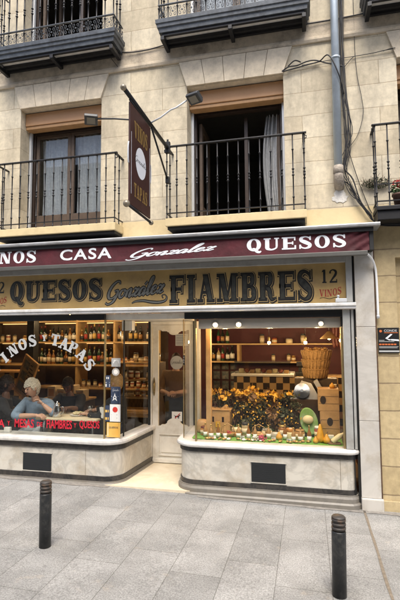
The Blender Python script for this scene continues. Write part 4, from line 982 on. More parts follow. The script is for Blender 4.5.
for i, (a, b, c, d, mm) in enumerate(stickers):
    m = MB()
    if i == 1:
        for k in range(24):
            q = [(0, 0)] + [(math.cos(j * math.pi / 12), math.sin(j * math.pi / 12)) for j in (k, k + 1)]
            m.face([corner((a + b) / 2 + (b - a) / 2 * x, (c + d) / 2 + (d - c) / 2 * y, 0) for x, y in q])
    else:
        for k in range(6):
            u0, u1 = a + (b - a) * k / 6, a + (b - a) * (k + 1) / 6; m.face([corner(u0, c, 0), corner(u1, c, 0), corner(u1, d, 0), corner(u0, d, 0)])
    o = m.build('sticker', M[mm], sf); F = corner
    if i == 0: paint('sticker_print', [[(a + .015, c + .02), (b - .015, c + .02), (b - .015, c + .028), (a + .015, c + .028)], [(a + .02, c + .04), (b - .02, c + .04), (b - .03, d - .02), (a + .03, d - .02)]], F, M['paper'], o, .001, 0)
    if i == 1: paint('sticker_print', [[((a + b) / 2 + .03 * math.cos(k * .524), (c + d) / 2 + .03 * math.sin(k * .524)) for k in range(12)]], F, M['paper'], o, .001)
    if i == 2: paint('sticker_print', [[(a + .008, c + .01), (b - .008, c + .01), (b - .008, c + .045), (a + .008, c + .045)], [(a + .02, d - .045), (a + .032, d - .045), (a + .032, d - .02), (a + .02, d - .02)], [(b - .032, d - .045), (b - .02, d - .045), (b - .02, d - .02), (b - .032, d - .02)], [(a + .008, c + .06), (b - .008, c + .06), (b - .008, c + .066), (a + .008, c + .066)]], F, M['paper'], o, .001, 0)
    if i == 3:
        star = [];  cc = ((a + b) / 2 - .012, c + .075)
        for k in range(5):
            q = R(90 + 72 * k); star.append([(cc[0] + .055 * math.cos(q), cc[1] + .055 * math.sin(q)), (cc[0] + .016 * math.cos(q + .9), cc[1] + .016 * math.sin(q + .9)), (cc[0] + .016 * math.cos(q - .9), cc[1] + .016 * math.sin(q - .9))])
        paint('sticker_print', star, F, M['paper'], o, .001, .00008)
        P, _ = script_word('Gonzalez', .04, .12, .3); paint('sticker_lettering', fit(P, a + .02, b - .02, d - .06, d - .025), F, M['paper'], o, .001)
    if i == 4:
        paint('sticker_print', [[((a + b) / 2 + .034 * math.cos(k * .35), d - .065 + .034 * math.sin(k * .35)) for k in range(18)]], F, M['stickred'], o, .001)
        paint('sticker_print', [[(a + .02, c + z), (b - .02 - .02 * (k % 2), c + z), (b - .02 - .02 * (k % 2), c + z + .008), (a + .02, c + z + .008)] for k, z in enumerate((.02, .04, .06, .08))], F, M['stickgrey'], o, .001, 0)
    if i == 5:
        paint('sticker_print', [[(a + .014, c + .014), (b - .014, c + .014), (b - .014, d - .014), (a + .014, d - .014)]], F, M['paper'], o, .001)
        P = type_poly('QUESOS', .01); paint('sticker_lettering', fit(P, a + .03, b - .03, d - .075, d - .05), F, M['stickblue'], o, .0016, 0)
        paint('sticker_print', [[((a + b) / 2 + .018 * math.cos(k * .524), c + .05 + .018 * math.sin(k * .524)) for k in range(12)], [(a + .03, c + .095), (b - .03, c + .095), (b - .03, c + .1), (a + .03, c + .1)]], F, M['stickyellow'], o, .0016)
    if i == 6: paint('sticker_print', [[(a + .006, c + .02 + k * .045), (b - .006, c + .02 + k * .045), (b - .006, c + .05 + k * .045), (a + .006, c + .05 + k * .045)] for k in range(0, 4, 2)], F, M['stickyellow'], o, .001, 0)
bk = lambda u, v, d: (-1.505 + u * .043 - d * .8, 5.432 - u * .066 - d * .5, v)
m = MB(); m.prism([(0, 1.50), (1, 1.50), (1, 1.62), (0, 1.62)], .004, .006, bk); o = m.build('sticker', M['signblack'], sf)
paint('sticker_print', [[(.15, 1.555), (.8, 1.555), (.8, 1.567), (.15, 1.567)], [(.25, 1.53), (.7, 1.53), (.7, 1.54), (.25, 1.54)], [(.3, 1.585), (.7, 1.585), (.7, 1.60), (.3, 1.60)]], bk, M['stickgrey'], o, .0075, 0)
# white speaker box hung inside the left corner
m = MB(); m.box(-2.40, -2.25, 5.62, 5.72, 1.93, 2.06, .01); t = m.build('loudspeaker', M['whiteware']); tag(t, 'small white loudspeaker box hanging inside the top corner of the left window', 'speaker')

# ------------------------------------------------------------------ hanging sign
PX = -1.585
hs = thing('hanging_sign', 'brown hanging sign with gold letters on a black pole jutting from the balcony', 'sign', (PX, 5.05, 4.10))
m = MB(); m.tube([(PX, 5.10, 4.095), (PX, 3.735, 4.112)], .021, 14); m.box(PX - .03, PX + .03, 5.03, 5.075, 4.03, 4.17, .006); m.tube([(PX, 5.05, 4.17), (PX, 5.05, 4.20)], .012, 8)
m.build('pole', M['iron'], hs)
m = MB(); m.ball((PX, 3.708, 4.112), .029, seg=16); m.build('finial', M['silverball'], hs)
m = MB(); m.tube([(PX, 4.47, 4.085), (PX, 5.05, 3.70)], .011, 8); m.box(PX - .02, PX + .02, 5.02, 5.08, 3.66, 3.74, .004); m.build('brace', M['iron'], hs)
m = MB(); m.box(PX - .008, PX + .008, 3.855, 4.425, 3.075, 4.055, .003); bd = m.build('sign_panel', M['signbrown'], hs)
m = MB(); m.tube([(PX, 3.84, 3.06), (PX, 4.44, 3.045)], .013, 8); m.build('rail', M['iron'], hs); m = MB(); m.tube([(PX, 3.86, 4.075), (PX, 4.42, 4.075)], .009, 8); m.build('rail', M['iron'], hs)
m = MB(); m.ball((PX, 3.80, 3.06), .033, seg=14); m.build('finial', M['silverball'], hs); m = MB(); m.ball((PX, 4.47, 3.045), .026, seg=14); m.build('finial', M['silverball'], hs)
for y in (3.842, 4.438): m = MB(); m.tube(catmull([(PX, y, 3.46), (PX + .0, y + (-.012 if y < 4 else .012), 3.5), (PX, y + (-.012 if y < 4 else .012), 3.62), (PX, y, 3.66)], 4), .007, 8); m.build('side_clasp', M['alu'], hs)
for sgn in (1, -1):
    hx = lambda u, v, d: (PX + sgn * (.008 + d), (u if sgn > 0 else 8.28 - u), v)
    P, _ = line_of('VINOS', .26, .11, .12); lt = paint('lettering', fit(P, 3.96, 4.32, 3.755, 3.925), hx, M['gold'], bd, .001)
    P, _ = line_of('TAPAS', .26, .11, .12); paint('lettering', fit(P, 3.96, 4.32, 3.175, 3.315), hx, M['gold'], bd, .001)
    em = paint('emblem', [[(4.14 + .142 * math.cos(i * .2244), 3.555 + .155 * math.sin(i * .2244)) for i in range(28)]], hx, M['awnwhite'], bd, .001)
    P, _ = script_word('Gonzalez', .04, .12, .35); paint('emblem_lettering', fit(P, 3.965, 4.30, 3.525, 3.60), hx, M['signblack'], em, .0016)
    paint('border', [[(3.885, 3.18), (3.893, 3.18), (3.893, 3.78), (3.885, 3.78)], [(4.39, 3.20), (4.398, 3.20), (4.398, 3.82), (4.39, 3.82)]], hx, M['awnwhite'], bd, .001, 0)

def floodlight(loc, label, yaw, arm):
    t = thing('floodlight', label, 'floodlight', loc, 0, 'floodlights aimed at the hanging sign')
    mx = Matrix.Translation(loc) @ Matrix.Rotation(yaw, 4, 'Z') @ Matrix.Rotation(R(-28), 4, 'X')
    m = MB(); m.box(-.072, .072, -.066, .058, -.02, .02, .008, mx)
    for k in range(6): m.box(-.066 + k * .025, -.056 + k * .025, -.05, .045, .022, .038, 0, mx)
    m.build('housing', M['lampgrey'], t)
    m = MB(); m.box(-.045, .045, -.045, .035, -.025, -.0215, 0, mx); m.build('lens', M['lens'], t)
    m = MB(); m.tube(arm, .009, 8); m.build('arm', M['lampgrey'] if yaw > 0 else M['alu'], t)
floodlight((-1.10, 4.437, 4.325), 'grey floodlight on a bent arm, right of the brown hanging sign', R(-20), [(PX, 4.437, 4.118), (-1.47, 4.437, 4.165), (-1.36, 4.437, 4.235), (-1.30, 4.437, 4.25), (-1.18, 4.437, 4.318)])
floodlight((-2.275, 4.437, 4.235), 'grey floodlight on a straight arm, left of the brown hanging sign', R(25), [(PX, 4.437, 4.118), (-1.75, 4.437, 4.17), (-2.0, 4.437, 4.215), (-2.20, 4.437, 4.238)])

# ------------------------------------------------------------------ plaque on the right stone
m = MB(); m.box(.737, .952, 5.284, 5.299, 1.655, 1.93, .003); pq = m.build('plaque', M['signblack']); tag(pq, 'small black plaque with orange and white print on the stone by the pilaster', 'plaque')
pf = face_y(5.284)
paint('lettering', fit(type_poly('CONDE', .015), .80, .93, 1.885, 1.91), pf, M['frost'], pq, .001, 0)
paint('logo', [[(.765 + .014 * math.cos(k * .524), 1.893 + .014 * math.sin(k * .524)) for k in range(12)]], pf, M['orange'], pq, .001)
paint('emblem', [[(.81, 1.815), (.865, 1.862), (.885, 1.858), (.835, 1.812)], [(.81, 1.815), (.835, 1.808), (.875, 1.80), (.85, 1.792)], [(.868, 1.806), (.945, 1.802), (.95, 1.784), (.868, 1.792)]], pf, M['awnwhite'], pq, .001)
paint('printed_line', [[(.745, z), (x, z), (x, z + .006), (.745, z + .006)] for z, x in ((1.79, .80), (1.777, .90), (1.722, .94), (1.71, .93))], pf, M['stickgrey'], pq, .001, 0)
paint('printed_line', [[(.745 + k * .03, 1.742), (.769 + k * .03, 1.742), (.769 + k * .03, 1.757), (.745 + k * .03, 1.757)] for k in range(6)] + [[(.80, 1.872), (.94, 1.872), (.94, 1.878), (.80, 1.878)]], pf, M['orange'], pq, .001, 0)
paint('printed_line', [[(.742, 1.668), (.948, 1.668), (.948, 1.684), (.742, 1.684)]], pf, M['frost'], pq, .001, 0)

# ------------------------------------------------------------------ bollards
def bollard(x, y, label, lean):
    z = gz(x); t = thing('bollard', label, 'bollard', (x, y, z - .004), 0, 'bollards along the paving')
    r, h = .0505, .555
    m = MB(); m.lathe([(r * 1.0, -.05), (r, h * .80), (r * .97, h * .815)], (0, 0, 0), 28); o = m.build('post', M['boll'], t, (0, 0, 0))
    m = MB(); prof = []
    z0 = h * .815
    for k in range(3):
        b = z0 + k * h * .052; prof += [(r * .86, b), (r * .86, b + h * .016), (r, b + h * .022), (r, b + h * .047), (r * .86, b + h * .052)]
    prof += [(r * .99, z0 + h * .165), (r * .97, h * .985), (r * .80, h), (0, h * 1.008)]
    m.lathe(prof, (0, 0, 0), 28); m.build('cap', M['bolltop'], t, (0, 0, 0))
    t.rotation_euler = (0, lean, 0)
    return t
bollard(-2.258, 3.66, 'black bollard on the left, in front of the marble under the left window', R(-.3))
bollard(.170, 3.525, 'black bollard on the right with a rust-worn top', R(.9))
# ------------------------------------------------------------------ the shop inside
FZ = .066
mb = MB(); mb.box(-6.9, .62, 5.45, 8.79, -.02, FZ - .002); o = mb.build('shop_floor', M['shopfloor']); tag(o, kind='structure')
mb = MB(); mb.box(-6.95, .66, 5.62, 8.9, 2.62, 2.70); mb.build('shop_ceiling', M['ceil'], bld)
mb = MB(); mb.box(-2.75, .66, 8.80, 8.9, -.02, 2.62); mb.box(.625, .66, 5.45, 8.80, -.02, 2.62); mb.build('shop_wall', M['redwall'], bld)
mb = MB(); mb.box(-6.95, -2.752, 8.80, 8.9, -.02, 2.62); mb.box(-6.95, -6.92, 5.45, 8.8, -.02, 2.62); mb.build('shop_wall', M['woodwall'], bld)
mb = MB(); mb.box(-1.29, .60, 5.345, 6.45, .50, .602); mb.box(-1.45, -1.29, 5.60, 6.45, .5, .602); wd = mb.build('display_floor', M['woodwall'], sf)
mb = MB(); mb.box(-1.28, .355, 5.35, 6.40, .6035, .613); mb.box(-1.46, -1.281, 5.48, 6.40, .6035, .613); o = mb.build('display_mat', M['grass']); tag(o, 'bright green grass mat laid over the floor of the right window display', 'mat')
mb = MB(); mb.box(-4.35, -2.52, 5.33, 5.52, .50, .594); mb.build('display_floor', M['whitemarble'], sf)
mb = MB(); mb.box(-1.26, -1.195, 5.60, 5.66, .604, 2.06, .006); mb.build('wooden_post', M['palewood'], sf)
# column
t = mb = MB(); mb.box(-4.72, -4.58, 6.95, 7.10, FZ, 2.62, .008); o = mb.build('column', M['blackframe']); tag(o, 'dark square column standing inside the left window behind the menu board', 'column')

# bottles --------------------------------------------------------------
def bottle_mesh(kind, glass, lab, cap, h=.30, r=.037):
    m = MB()
    m.mi = 0; m.lathe([(r * .9, 0), (r, .01), (r, h * .58), (r * .75, h * .66), (r * .36, h * .74), (r * .34, h * .86)], seg=12)
    m.mi = 1; m.lathe([(r * 1.02, h * .16), (r * 1.02, h * .46)], seg=12)
    m.mi = 2; m.lathe([(r * .40, h * .84), (r * .42, h * .99), (r * .3, h)], seg=10)
    return m.mesh('bottle', [M[glass], M[lab], M[cap]])
BK = [bottle_mesh('e', 'bottle_dark', 'labelgold', 'labelgold', .33, .034), bottle_mesh('f', 'bottle_clear', 'labelwhite', 'capred', .26, .043), bottle_mesh('g', 'bottle_dark', 'labelwhite', 'labelblack', .29, .041), bottle_mesh('h', 'bottle_green', 'labelred', 'capred', .34, .035), bottle_mesh('i', 'bottle_amber', 'labelblack', 'capgold', .24, .045), bottle_mesh('a', 'bottle_dark', 'label', 'capred'), bottle_mesh('b', 'bottle_amber', 'label', 'capgold', .28, .04), bottle_mesh('c', 'bottle_green', 'label', 'capgold', .31, .036), bottle_mesh('d', 'bottle_dark', 'tin', 'bottle_dark', .30, .038)]
def jar_mesh(mtl, lid, h=.12, r=.045):
    m = MB(); m.mi = 0; m.lathe([(r * .95, 0), (r, .008), (r, h * .78), (r * .85, h * .82)], seg=12); m.mi = 1; m.lathe([(r * .9, h * .82), (r * .9, h), (r * .8, h)], seg=12)
    m.mi = 2; m.lathe([(r * 1.015, h * .2), (r * 1.015, h * .6)], seg=12)
    return m.mesh('jar', [M[mtl], M[lid], M['label']])
JK = [jar_mesh('rindorange', 'capred', .09, .042), jar_mesh('bottle_clear', 'labelblack', .15, .038), jar_mesh('cheese', 'rindgrey', .075, .055), jar_mesh('bottle_amber', 'capgold'), jar_mesh('tin', 'tin', .10, .05), jar_mesh('meat', 'whiteware', .13, .04)]
def inst(name, me, loc, label, cat, group, s=1.0, rz=0):
    o = bpy.data.objects.new(name, me); COL.objects.link(o); o.location = loc; o.scale = (s, s, s); o.rotation_euler = (0, 0, rz); tag(o, label, cat, group); return o
def row(x0, x1, y, z, kinds, gap, name, label, cat, group, skip=0.08, rev=False):
    x = x0
    while x < x1:
        me = random.choice(kinds)
        if random.random() > skip: inst(name, me, (x, y + random.uniform(-.02, .02), z), label, cat, group, random.uniform(.86, 1.06), random.uniform(0, 6.28))
        x += gap * (random.uniform(.95, 1.2) + (0.9 if random.random() < .07 else 0))
random.seed(12)
# left: tall shelving along the back, boards at three heights, warm strip of light under each
SY = 8.05
t = thing('shelving', 'tall dark wall shelving with pale boards full of bottles, seen through the left window', 'shelving', (-4.4, 8.3, FZ))
m = MB(); m.box(-6.3, -2.78, 8.36, 8.40, FZ, 2.45); m.build('back_panel', M['woodwall'], t)
for x in (-6.3, -5.25, -4.32, -3.55, -2.80): m = MB(); m.box(x, x + .035, 7.92, 8.358, FZ, 2.45, .003); m.build('upright', M['shelf'] if x > -4.5 else M['brownwood'], t)
for z in (.50, .90, 1.33, 1.76, 2.16):
    m = MB(); m.box(-6.26, -2.81, 7.90, 8.357, z - .028, z, .003); b_ = m.build('shelf', M['shelf'], t)
m = MB()
for z in (.872, 1.302, 1.732, 2.132): m.box(-6.2, -2.85, 8.30, 8.33, z - .016, z - .001)
m.build('strip_light', M['glow'], t)
for z, nm in ((1.33, 'middle'), (1.76, 'upper'), (2.16, 'top')):
    row(-5.20, -4.36, SY - .03, z + .001, BK, .083, 'bottle', f'wine bottle on the {nm} back shelf, left of the dark column', 'bottle', f'bottles on the {nm} shelf, left bay')
    row(-4.25, -3.60, SY - .03, z + .001, BK, .083, 'bottle', f'wine bottle on the {nm} back shelf, middle bay of the left window', 'bottle', f'bottles on the {nm} shelf, middle bay')
    row(-3.48, -2.86, SY - .03, z + .001, BK if nm != 'middle' else JK, .083, 'bottle' if nm != 'middle' else 'jar', f'{"wine bottle" if nm != "middle" else "preserve jar"} on the {nm} shelf behind the bent corner pane', 'bottle' if nm != 'middle' else 'jar', f'goods on the {nm} shelf, right bay')
row(-4.2, -3.6, SY - .04, .901, JK, .11, 'jar', 'preserve jar on the low shelf behind the seated people', 'jar', 'jars on the low shelf, middle bay')
row(-3.45, -2.86, SY - .04, .901, JK, .11, 'jar', 'preserve jar on the low shelf behind the corner stickers', 'jar', 'jars on the low shelf, right bay')
row(-6.1, -5.3, SY - .03, 1.761, JK, .12, 'jar', 'preserve jar on the upper shelf at the far left edge of the window', 'jar', 'jars on the upper shelf, far left')
row(-6.1, -5.3, SY - .03, 1.331, JK, .12, 'jar', 'preserve jar on the middle shelf at the far left edge of the window', 'jar', 'jars on the middle shelf, far left')
# shelving on the side of the entrance, seen through the splayed pane
t = thing('shelving', 'low open rack of cheeses and jars beside the shop door', 'rack', (-2.75, 7.3, FZ))
for x in (-3.15, -2.42): m = MB(); m.box(x, x + .03, 7.15, 7.5, FZ, 1.42, .003); m.build('upright', M['brownwood'], t)
for z in (.55, .85, 1.14, 1.42): m = MB(); m.box(-3.12, -2.42, 7.15, 7.5, z - .022, z, .003); m.build('shelf', M['shelf'], t)
for z, nm in ((.85, 'lower'), (1.14, 'middle'), (1.42, 'top')): row(-3.05, -2.45, 7.3, z + .001, JK, .10, 'jar', f'jar of preserves on the {nm} board of the rack beside the shop door', 'jar', f'jars on the {nm} rack board', .05)
# chequered counter front, far left
t = thing('counter', 'chequered counter end at the far left behind the seated people', 'counter', (-5.6, 7.6, FZ))
m = MB(); m.box(-6.2, -5.02, 7.45, 7.75, FZ, 1.20); m.build('front', M['check'], t); m = MB(); m.box(-6.22, -5.0, 7.42, 7.80, 1.201, 1.235, .005); m.build('counter_top', M['palewood'], t)
# leaning menu board
t = thing('menu_board', 'tilted menu board with photographs leaning behind the white haired man', 'menu board', (-4.6, 6.8, .9))
rot = Matrix.Translation((-4.55, 6.72, 1.2)) @ Matrix.Rotation(R(-20), 4, 'Z') @ Matrix.Rotation(R(27), 4, 'Y')
m = MB(); m.box(-.16, .16, -.01, .01, -.32, .30, .004, rot); m.build('panel', M['menu'], t)
m = MB()
for a, b, c, d in ((-.185, -.161, -.35, .33), (.161, .185, -.35, .33), (-.16, .16, -.35, -.321), (-.16, .16, .301, .33)): m.box(a, b, -.018, .018, c, d, .003, rot)
m.build('frame', M['palewood'], t)
m = MB()
for k in range(3): m.box(-.135, .0, -.0125, -.0105, -.27 + k * .19, -.13 + k * .19, 0, rot)
m.build('photo', M['picture'], t)
m = MB()
for k in range(9): m.box(.02, .14 - .03 * (k % 3), -.0125, -.0105, -.26 + k * .06, -.245 + k * .06, 0, rot)
m.build('menu_text', M['signblack'], t)
m = MB(); m.tube([(-4.45, 6.80, 1.0), (-4.40, 6.95, FZ)], .015, 6); m.tube([(-4.62, 6.72, .90), (-4.66, 6.66, FZ)], .015, 6); m.build('leg', M['palewood'], t)
# cartons behind the table
t = thing('side_table', 'low cupboard holding white boxes behind the seated people', 'cupboard', (-4.1, 7.2, FZ))
m = MB(); m.box(-4.45, -3.65, 7.0, 7.4, FZ, .78, .006); m.build('carcass', M['woodwall'], t); m = MB(); m.box(-4.47, -3.63, 6.98, 7.42, .781, .81, .004); m.build('top', M['shelf'], t)
for i, (x, h) in enumerate(((-4.36, .20), (-4.18, .16), (-4.0, .22), (-3.83, .15))):
    m = MB(); m.mi = 0; m.box(x, x + .14, 7.05, 7.25, .811, .811 + h, .004); m.mi = 1; m.box(x + .02, x + .12, 7.0478, 7.0495, .85, .811 + h - .04); o = m.build('carton', [M['label'], M['tin']])
    tag(o, ['white carton, leftmost on the cupboard behind the white haired man', 'short white carton, second on the cupboard behind the seated people', 'tallest white carton on the cupboard behind the seated people', 'shortest white carton, right end of the cupboard behind the seated people'][i], 'box', 'cartons on the cupboard')
# table -----------------------------------------------------------------
t = thing('cafe_table', 'cream topped cafe table the seated people share behind the left window', 'table', (-3.15, 5.9, FZ))
m = MB(); m.box(-3.64, -2.74, 5.60, 6.12, .735, .765, .008); m.build('tabletop', M['label'], t)
for x in (-3.58, -2.82):
    for y in (5.66, 6.06): m = MB(); m.tube([(x, y, .734), (x, y, FZ)], .018, 8); m.build('leg', M['blackframe'], t)
t = thing('jug', 'grey metal jug with a handle standing on the cafe table', 'jug', (-3.38, 5.68, .766))
m = MB(); m.lathe([(.055, 0), (.062, .01), (.058, .10), (.042, .15), (.046, .165), (.042, .165), (.038, .15), (.05, .10), (.05, .02)], (-3.36, 5.68, .766), 18); m.build('body', M['chrome'], t)
m = MB(); m.tube(catmull([(-3.31, 5.68, .90), (-3.27, 5.68, .90), (-3.265, 5.68, .84), (-3.30, 5.68, .80)], 5), .006, 6); m.build('handle', M['chrome'], t); m = MB(); m.lathe([(.044, 0), (.03, .02), (.006, .03), (.008, .045)], (-3.36, 5.68, .932), 14); m.build('lid', M['chrome'], t)
m = MB(); m.lathe([(.030, 0), (.004, .004), (.004, .08), (.03, .11), (.036, .16), (.034, .16), (.028, .11), (.002, .085)], (-2.88, 5.70, .766), 16); o = m.build('wine_glass', M['winglass']); tag(o, 'stemmed wine glass at the right end of the cafe table', 'glass')
m = MB(); m.prism([(.0, 0), (.025, .0), (.055, .14), (-.03, .14)], -.04, .04, lambda u, v, d: (-2.72 + u, 5.75 + d, .766 + v)); o = m.build('napkin_stand', M['whiteware']); tag(o, 'white napkin stand at the table end beside the corner stickers', 'napkin holder')
m = MB(); m.lathe([(.09, 0), (.12, .012), (.118, .015), (.085, .005)], (-3.13, 5.86, .766), 24); o = m.build('plate', M['whiteware']); tag(o, 'white plate in the middle of the cafe table', 'plate')
m = MB()
for k in range(14): m.ball((-3.13 + random.uniform(-.06, .06), 5.86 + random.uniform(-.06, .06), .79 + random.uniform(0, .02)), .022, 1.2, 1, .6, 8)
o = m.build('sliced_cheese', M['cheese']); tag(o, 'heap of sliced cheese on the white plate', 'cheese')
m = MB(); m.mi = 0; m.box(-3.97, -3.88, 5.39, 5.43, .597, .66, .004); m.mi = 0; o = m.build('card', M['whiteware']); tag(o, 'small white card standing on the window ledge by the blue shirt', 'card')

# people ----------------------------------------------------------------
def skin_mesh(nodes, edges, sub=2):
    me = bpy.data.meshes.new('skin'); me.from_pydata([n[:3] for n in nodes], edges, []); o = bpy.data.objects.new('skin', me); COL.objects.link(o)
    md = o.modifiers.new('s', 'SKIN'); md.use_smooth_shade = True; sv = me.skin_vertices[0].data
    for i, n in enumerate(nodes): sv[i].radius = (n[3], n[3] * (n[4] if len(n) > 4 else 1)); sv[i].use_root = (i == 0)
    sb_ = o.modifiers.new('d', 'SUBSURF'); sb_.levels = sub; sb_.render_levels = sub
    bpy.context.view_layer.update()
    r = bpy.data.meshes.new_from_object(o.evaluated_get(bpy.context.evaluated_depsgraph_get())); bpy.data.objects.remove(o); return r
def head_frame(c, fwd, tilt):
    f = Vector(fwd).normalized(); x = f.cross(Vector((0, 0, 1))).normalized(); u = x.cross(f)
    return Matrix.Translation(c) @ Matrix((x, f, u)).transposed().to_4x4() @ Matrix.Rotation(tilt, 4, 'Y')
def head_shape(p, k=1.0):
    x, y, z = p
    if z < 0: q = 1 + .42 * z; x *= q * (1 + .1 * z); y = y * (1 + .12 * z) + (-z) * .12 * (1 if y > 0 else .5)
    if y < 0: y *= 1.08
    return Vector((x * .073 * k, y * .094 * k, z * .116 * k))
def add_head(m, fr):
    g = bmesh.ops.create_uvsphere(m.bm, u_segments=22, v_segments=16, radius=1)
    for v in g['verts']:
        v.co = fr @ head_shape(v.co)
        for f in v.link_faces: f.smooth = True; f.material_index = 0
    m.mi = 0; rot = fr.to_3x3()
    m.ball(fr @ Vector((0, .096, -.012)), .013, .85, 1.2, 1.7, 10, rot); m.ball(fr @ Vector((0, .103, -.026)), .013, 1.1, 1, .75, 10, rot)
    for s in (-1, 1):
        m.ball(fr @ Vector((s * .074, -.005, -.008)), .028, .32, .7, 1.1, 10, rot)
        m.ball(fr @ Vector((s * .032, .080, .022)), .018, 1.3, .6, .5, 10, rot)
        m.mi = 1; m.ball(fr @ Vector((s * .031, .0885, .004)), .0095, 1.4, .7, .8, 8, rot); m.mi = 0
    m.mi = 2; m.ball(fr @ Vector((0, .094, -.058)), .022, 1.0, .35, .28, 10, rot); m.mi = 0
def hair_mesh(fr, mtl, low=-.35, front=.28, puff=1.1, rough=.0, back=-.9, curls=0):
    m = MB(); g = bmesh.ops.create_uvsphere(m.bm, u_segments=30, v_segments=22, radius=1); kill = []
    for v in g['verts']:
        x, y, z = v.co
        lim = front if y > .45 else (low + (front - low) * max(0, (y - .05) / .4) if y > .05 else (low if y > -.4 else back))
        v.tag = z < lim
        k = puff + rough * (math.sin(x * 9 + z * 7) * math.sin(y * 11 - z * 5) + .6 * math.sin(x * 23 + y * 19)) 
        v.co = fr @ (head_shape(v.co, 1.0) * k + Vector((0, -.004, .006)))
    bmesh.ops.delete(m.bm, geom=[f for f in m.bm.faces if all(v.tag for v in f.verts)], context='FACES')
    for f in m.bm.faces: f.smooth = True
    # CURLS
    vs = [v.co.copy() for v in m.bm.verts]; c = fr @ Vector((0, 0, .01))
    for i in range(curls):
        p = random.choice(vs); d = (p - c).normalized(); ax = d.orthogonal().normalized(); ax = Matrix.Rotation(random.uniform(0, 6.28), 3, d) @ ax; r = random.uniform(.004, .010)
        m.tube([p - d * .012 - ax * r, p + d * .004 - ax * r * .5, p + d * .006 + ax * r * .6, p - d * .010 + ax * r * 1.3], [.002, .0048, .0045, .0015], 5)
    return m.mesh('hair', M[mtl], False)
def add_hand(m, wrist, d, nrm, side, curl=.5, s=1.0):
    """palm, four curled fingers of different lengths and a thumb from the palm's side"""
    d = Vector(d).normalized(); n = Vector(nrm); n = (n - d * n.dot(d)).normalized(); x = d.cross(n) * side; w = Vector(wrist)
    rot = Matrix((x, d, n)).transposed()
    m.ball(w + d * .045 * s, .046 * s, .92, 1.08, .38, 12, rot); m.ball(w, .030 * s, .95, 1.1, .72, 10, rot)
    for i, (o, L) in enumerate(((-.030, .068), (-.010, .078), (.010, .073), (.029, .056))):
        p = w + d * .078 * s + x * o * s; pts = [p]; a = 0
        for L_ in (.45, .32, .23):
            a += curl * (.75 + .1 * i); p = p + (d * math.cos(a) - n * math.sin(a)) * L * L_ * s + x * o * .1 * s; pts.append(p)
        m.tube(pts, [.0088 * s, .0085 * s, .0078 * s, .0058 * s], 8)
    p = w + d * .028 * s - x * .034 * s; m.tube([p, p - x * .026 * s + d * .022 * s, p - x * .034 * s + d * .05 * s - n * .012 * s, p - x * .03 * s + d * .07 * s - n * .024 * s], [.0125 * s, .011 * s, .0095 * s, .007 * s], 8)
def person(label, J, fwd, tilt, skin, hair, shirt, trouser, hairkw, sleeves='short', hands=(), group=None):
    p = thing('person', label, 'person', (J['pelvis'][0], J['pelvis'][1], FZ), 0, group)
    V = lambda k: tuple(J[k])
    nodes = [(*V('pelvis'), .105, .85), (*[(a + b) / 2 for a, b in zip(V('pelvis'), V('chest'))], .10, .8), (*V('chest'), .105, .8), (*V('neck'), .055), (*[a + (b - a) * .5 for a, b in zip(V('neck'), V('head'))], .05)]
    edges = [(0, 1), (1, 2), (2, 3), (3, 4)]
    def chain(parent, pts):
        q = parent
        for c in pts: nodes.append(c); edges.append((q, len(nodes) - 1)); q = len(nodes) - 1
    for s in 'LR':
        chain(2, [(*V('sh' + s), .050), (*[(a + b) / 2 for a, b in zip(V('sh' + s), V('el' + s))], .048), (*V('el' + s), .040), (*[(a + b) / 2 for a, b in zip(V('el' + s), V('wr' + s))], .038), (*V('wr' + s), .026)])
        chain(0, [(*V('hip' + s), .09), (*V('kn' + s), .06), (*[(a + b) / 2 for a, b in zip(V('kn' + s), V('an' + s))], .055), (*V('an' + s), .036), (*(Vector(V('an' + s)) + Vector((fwd[0] * .13, fwd[1] * .13, -.03))), .03)])
    me = skin_mesh(nodes, edges); m = MB(); m.bm.from_mesh(me)
    fr = head_frame(J['head'], fwd, tilt); add_head(m, fr)
    for (s, d, n) in hands: add_hand(m, V('wr' + s), d, n, 1 if s == 'R' else -1)
    m.build('body', [M[skin], M['eye'], M['lips']], p, fix=False)
    hm = hair_mesh(fr, hair, **hairkw); o = bpy.data.objects.new('hair', hm); COL.objects.link(o); o.parent = p; hm.transform(Matrix.Translation(p.location).inverted())
    # shirt: same skeleton a little fatter, ending in sleeves
    nodes = [(*V('pelvis'), .145, .9), (*[(a + b) / 2 for a, b in zip(V('pelvis'), V('chest'))], .15, .85), (*V('chest'), .165, .82), (*[a + (b - a) * .75 for a, b in zip(V('chest'), V('neck'))], .085)]
    edges = [(0, 1), (1, 2), (2, 3)]
    for s in 'LR':
        mid = [(a + b) / 2 for a, b in zip(V('sh' + s), V('el' + s))]; k = .85 if sleeves == 'short' else 1
        c = [(*V('sh' + s), .088), (*mid, .074), (*[a + (b - a) * (.9 if sleeves == 'short' else 1) for a, b in zip(V('sh' + s), V('el' + s))], .060)]
        if sleeves == 'long': c += [(*[(a + b) / 2 for a, b in zip(V('el' + s), V('wr' + s))], .052), (*[a + (b - a) * .9 for a, b in zip(V('el' + s), V('wr' + s))], .042)]
        if sleeves == 'rolled': c += [(*[a + (b - a) * .35 for a, b in zip(V('el' + s), V('wr' + s))], .055)]
        chain(2, c)
    me = skin_mesh(nodes, edges); me.materials.clear(); me.materials.append(M[shirt]); o = bpy.data.objects.new('shirt', me); COL.objects.link(o); o.parent = p; me.transform(Matrix.Translation(p.location).inverted())
    nodes = [(*V('pelvis'), .15, .9)]; edges = []
    for s in 'LR': chain(0, [(*V('hip' + s), .105), (*V('kn' + s), .078), (*[a + (b - a) * .9 for a, b in zip(V('kn' + s), V('an' + s))], .06)])
    me = skin_mesh(nodes, edges); me.materials.clear(); me.materials.append(M[trouser]); o = bpy.data.objects.new('trousers', me); COL.objects.link(o); o.parent = p; me.transform(Matrix.Translation(p.location).inverted())
    return p
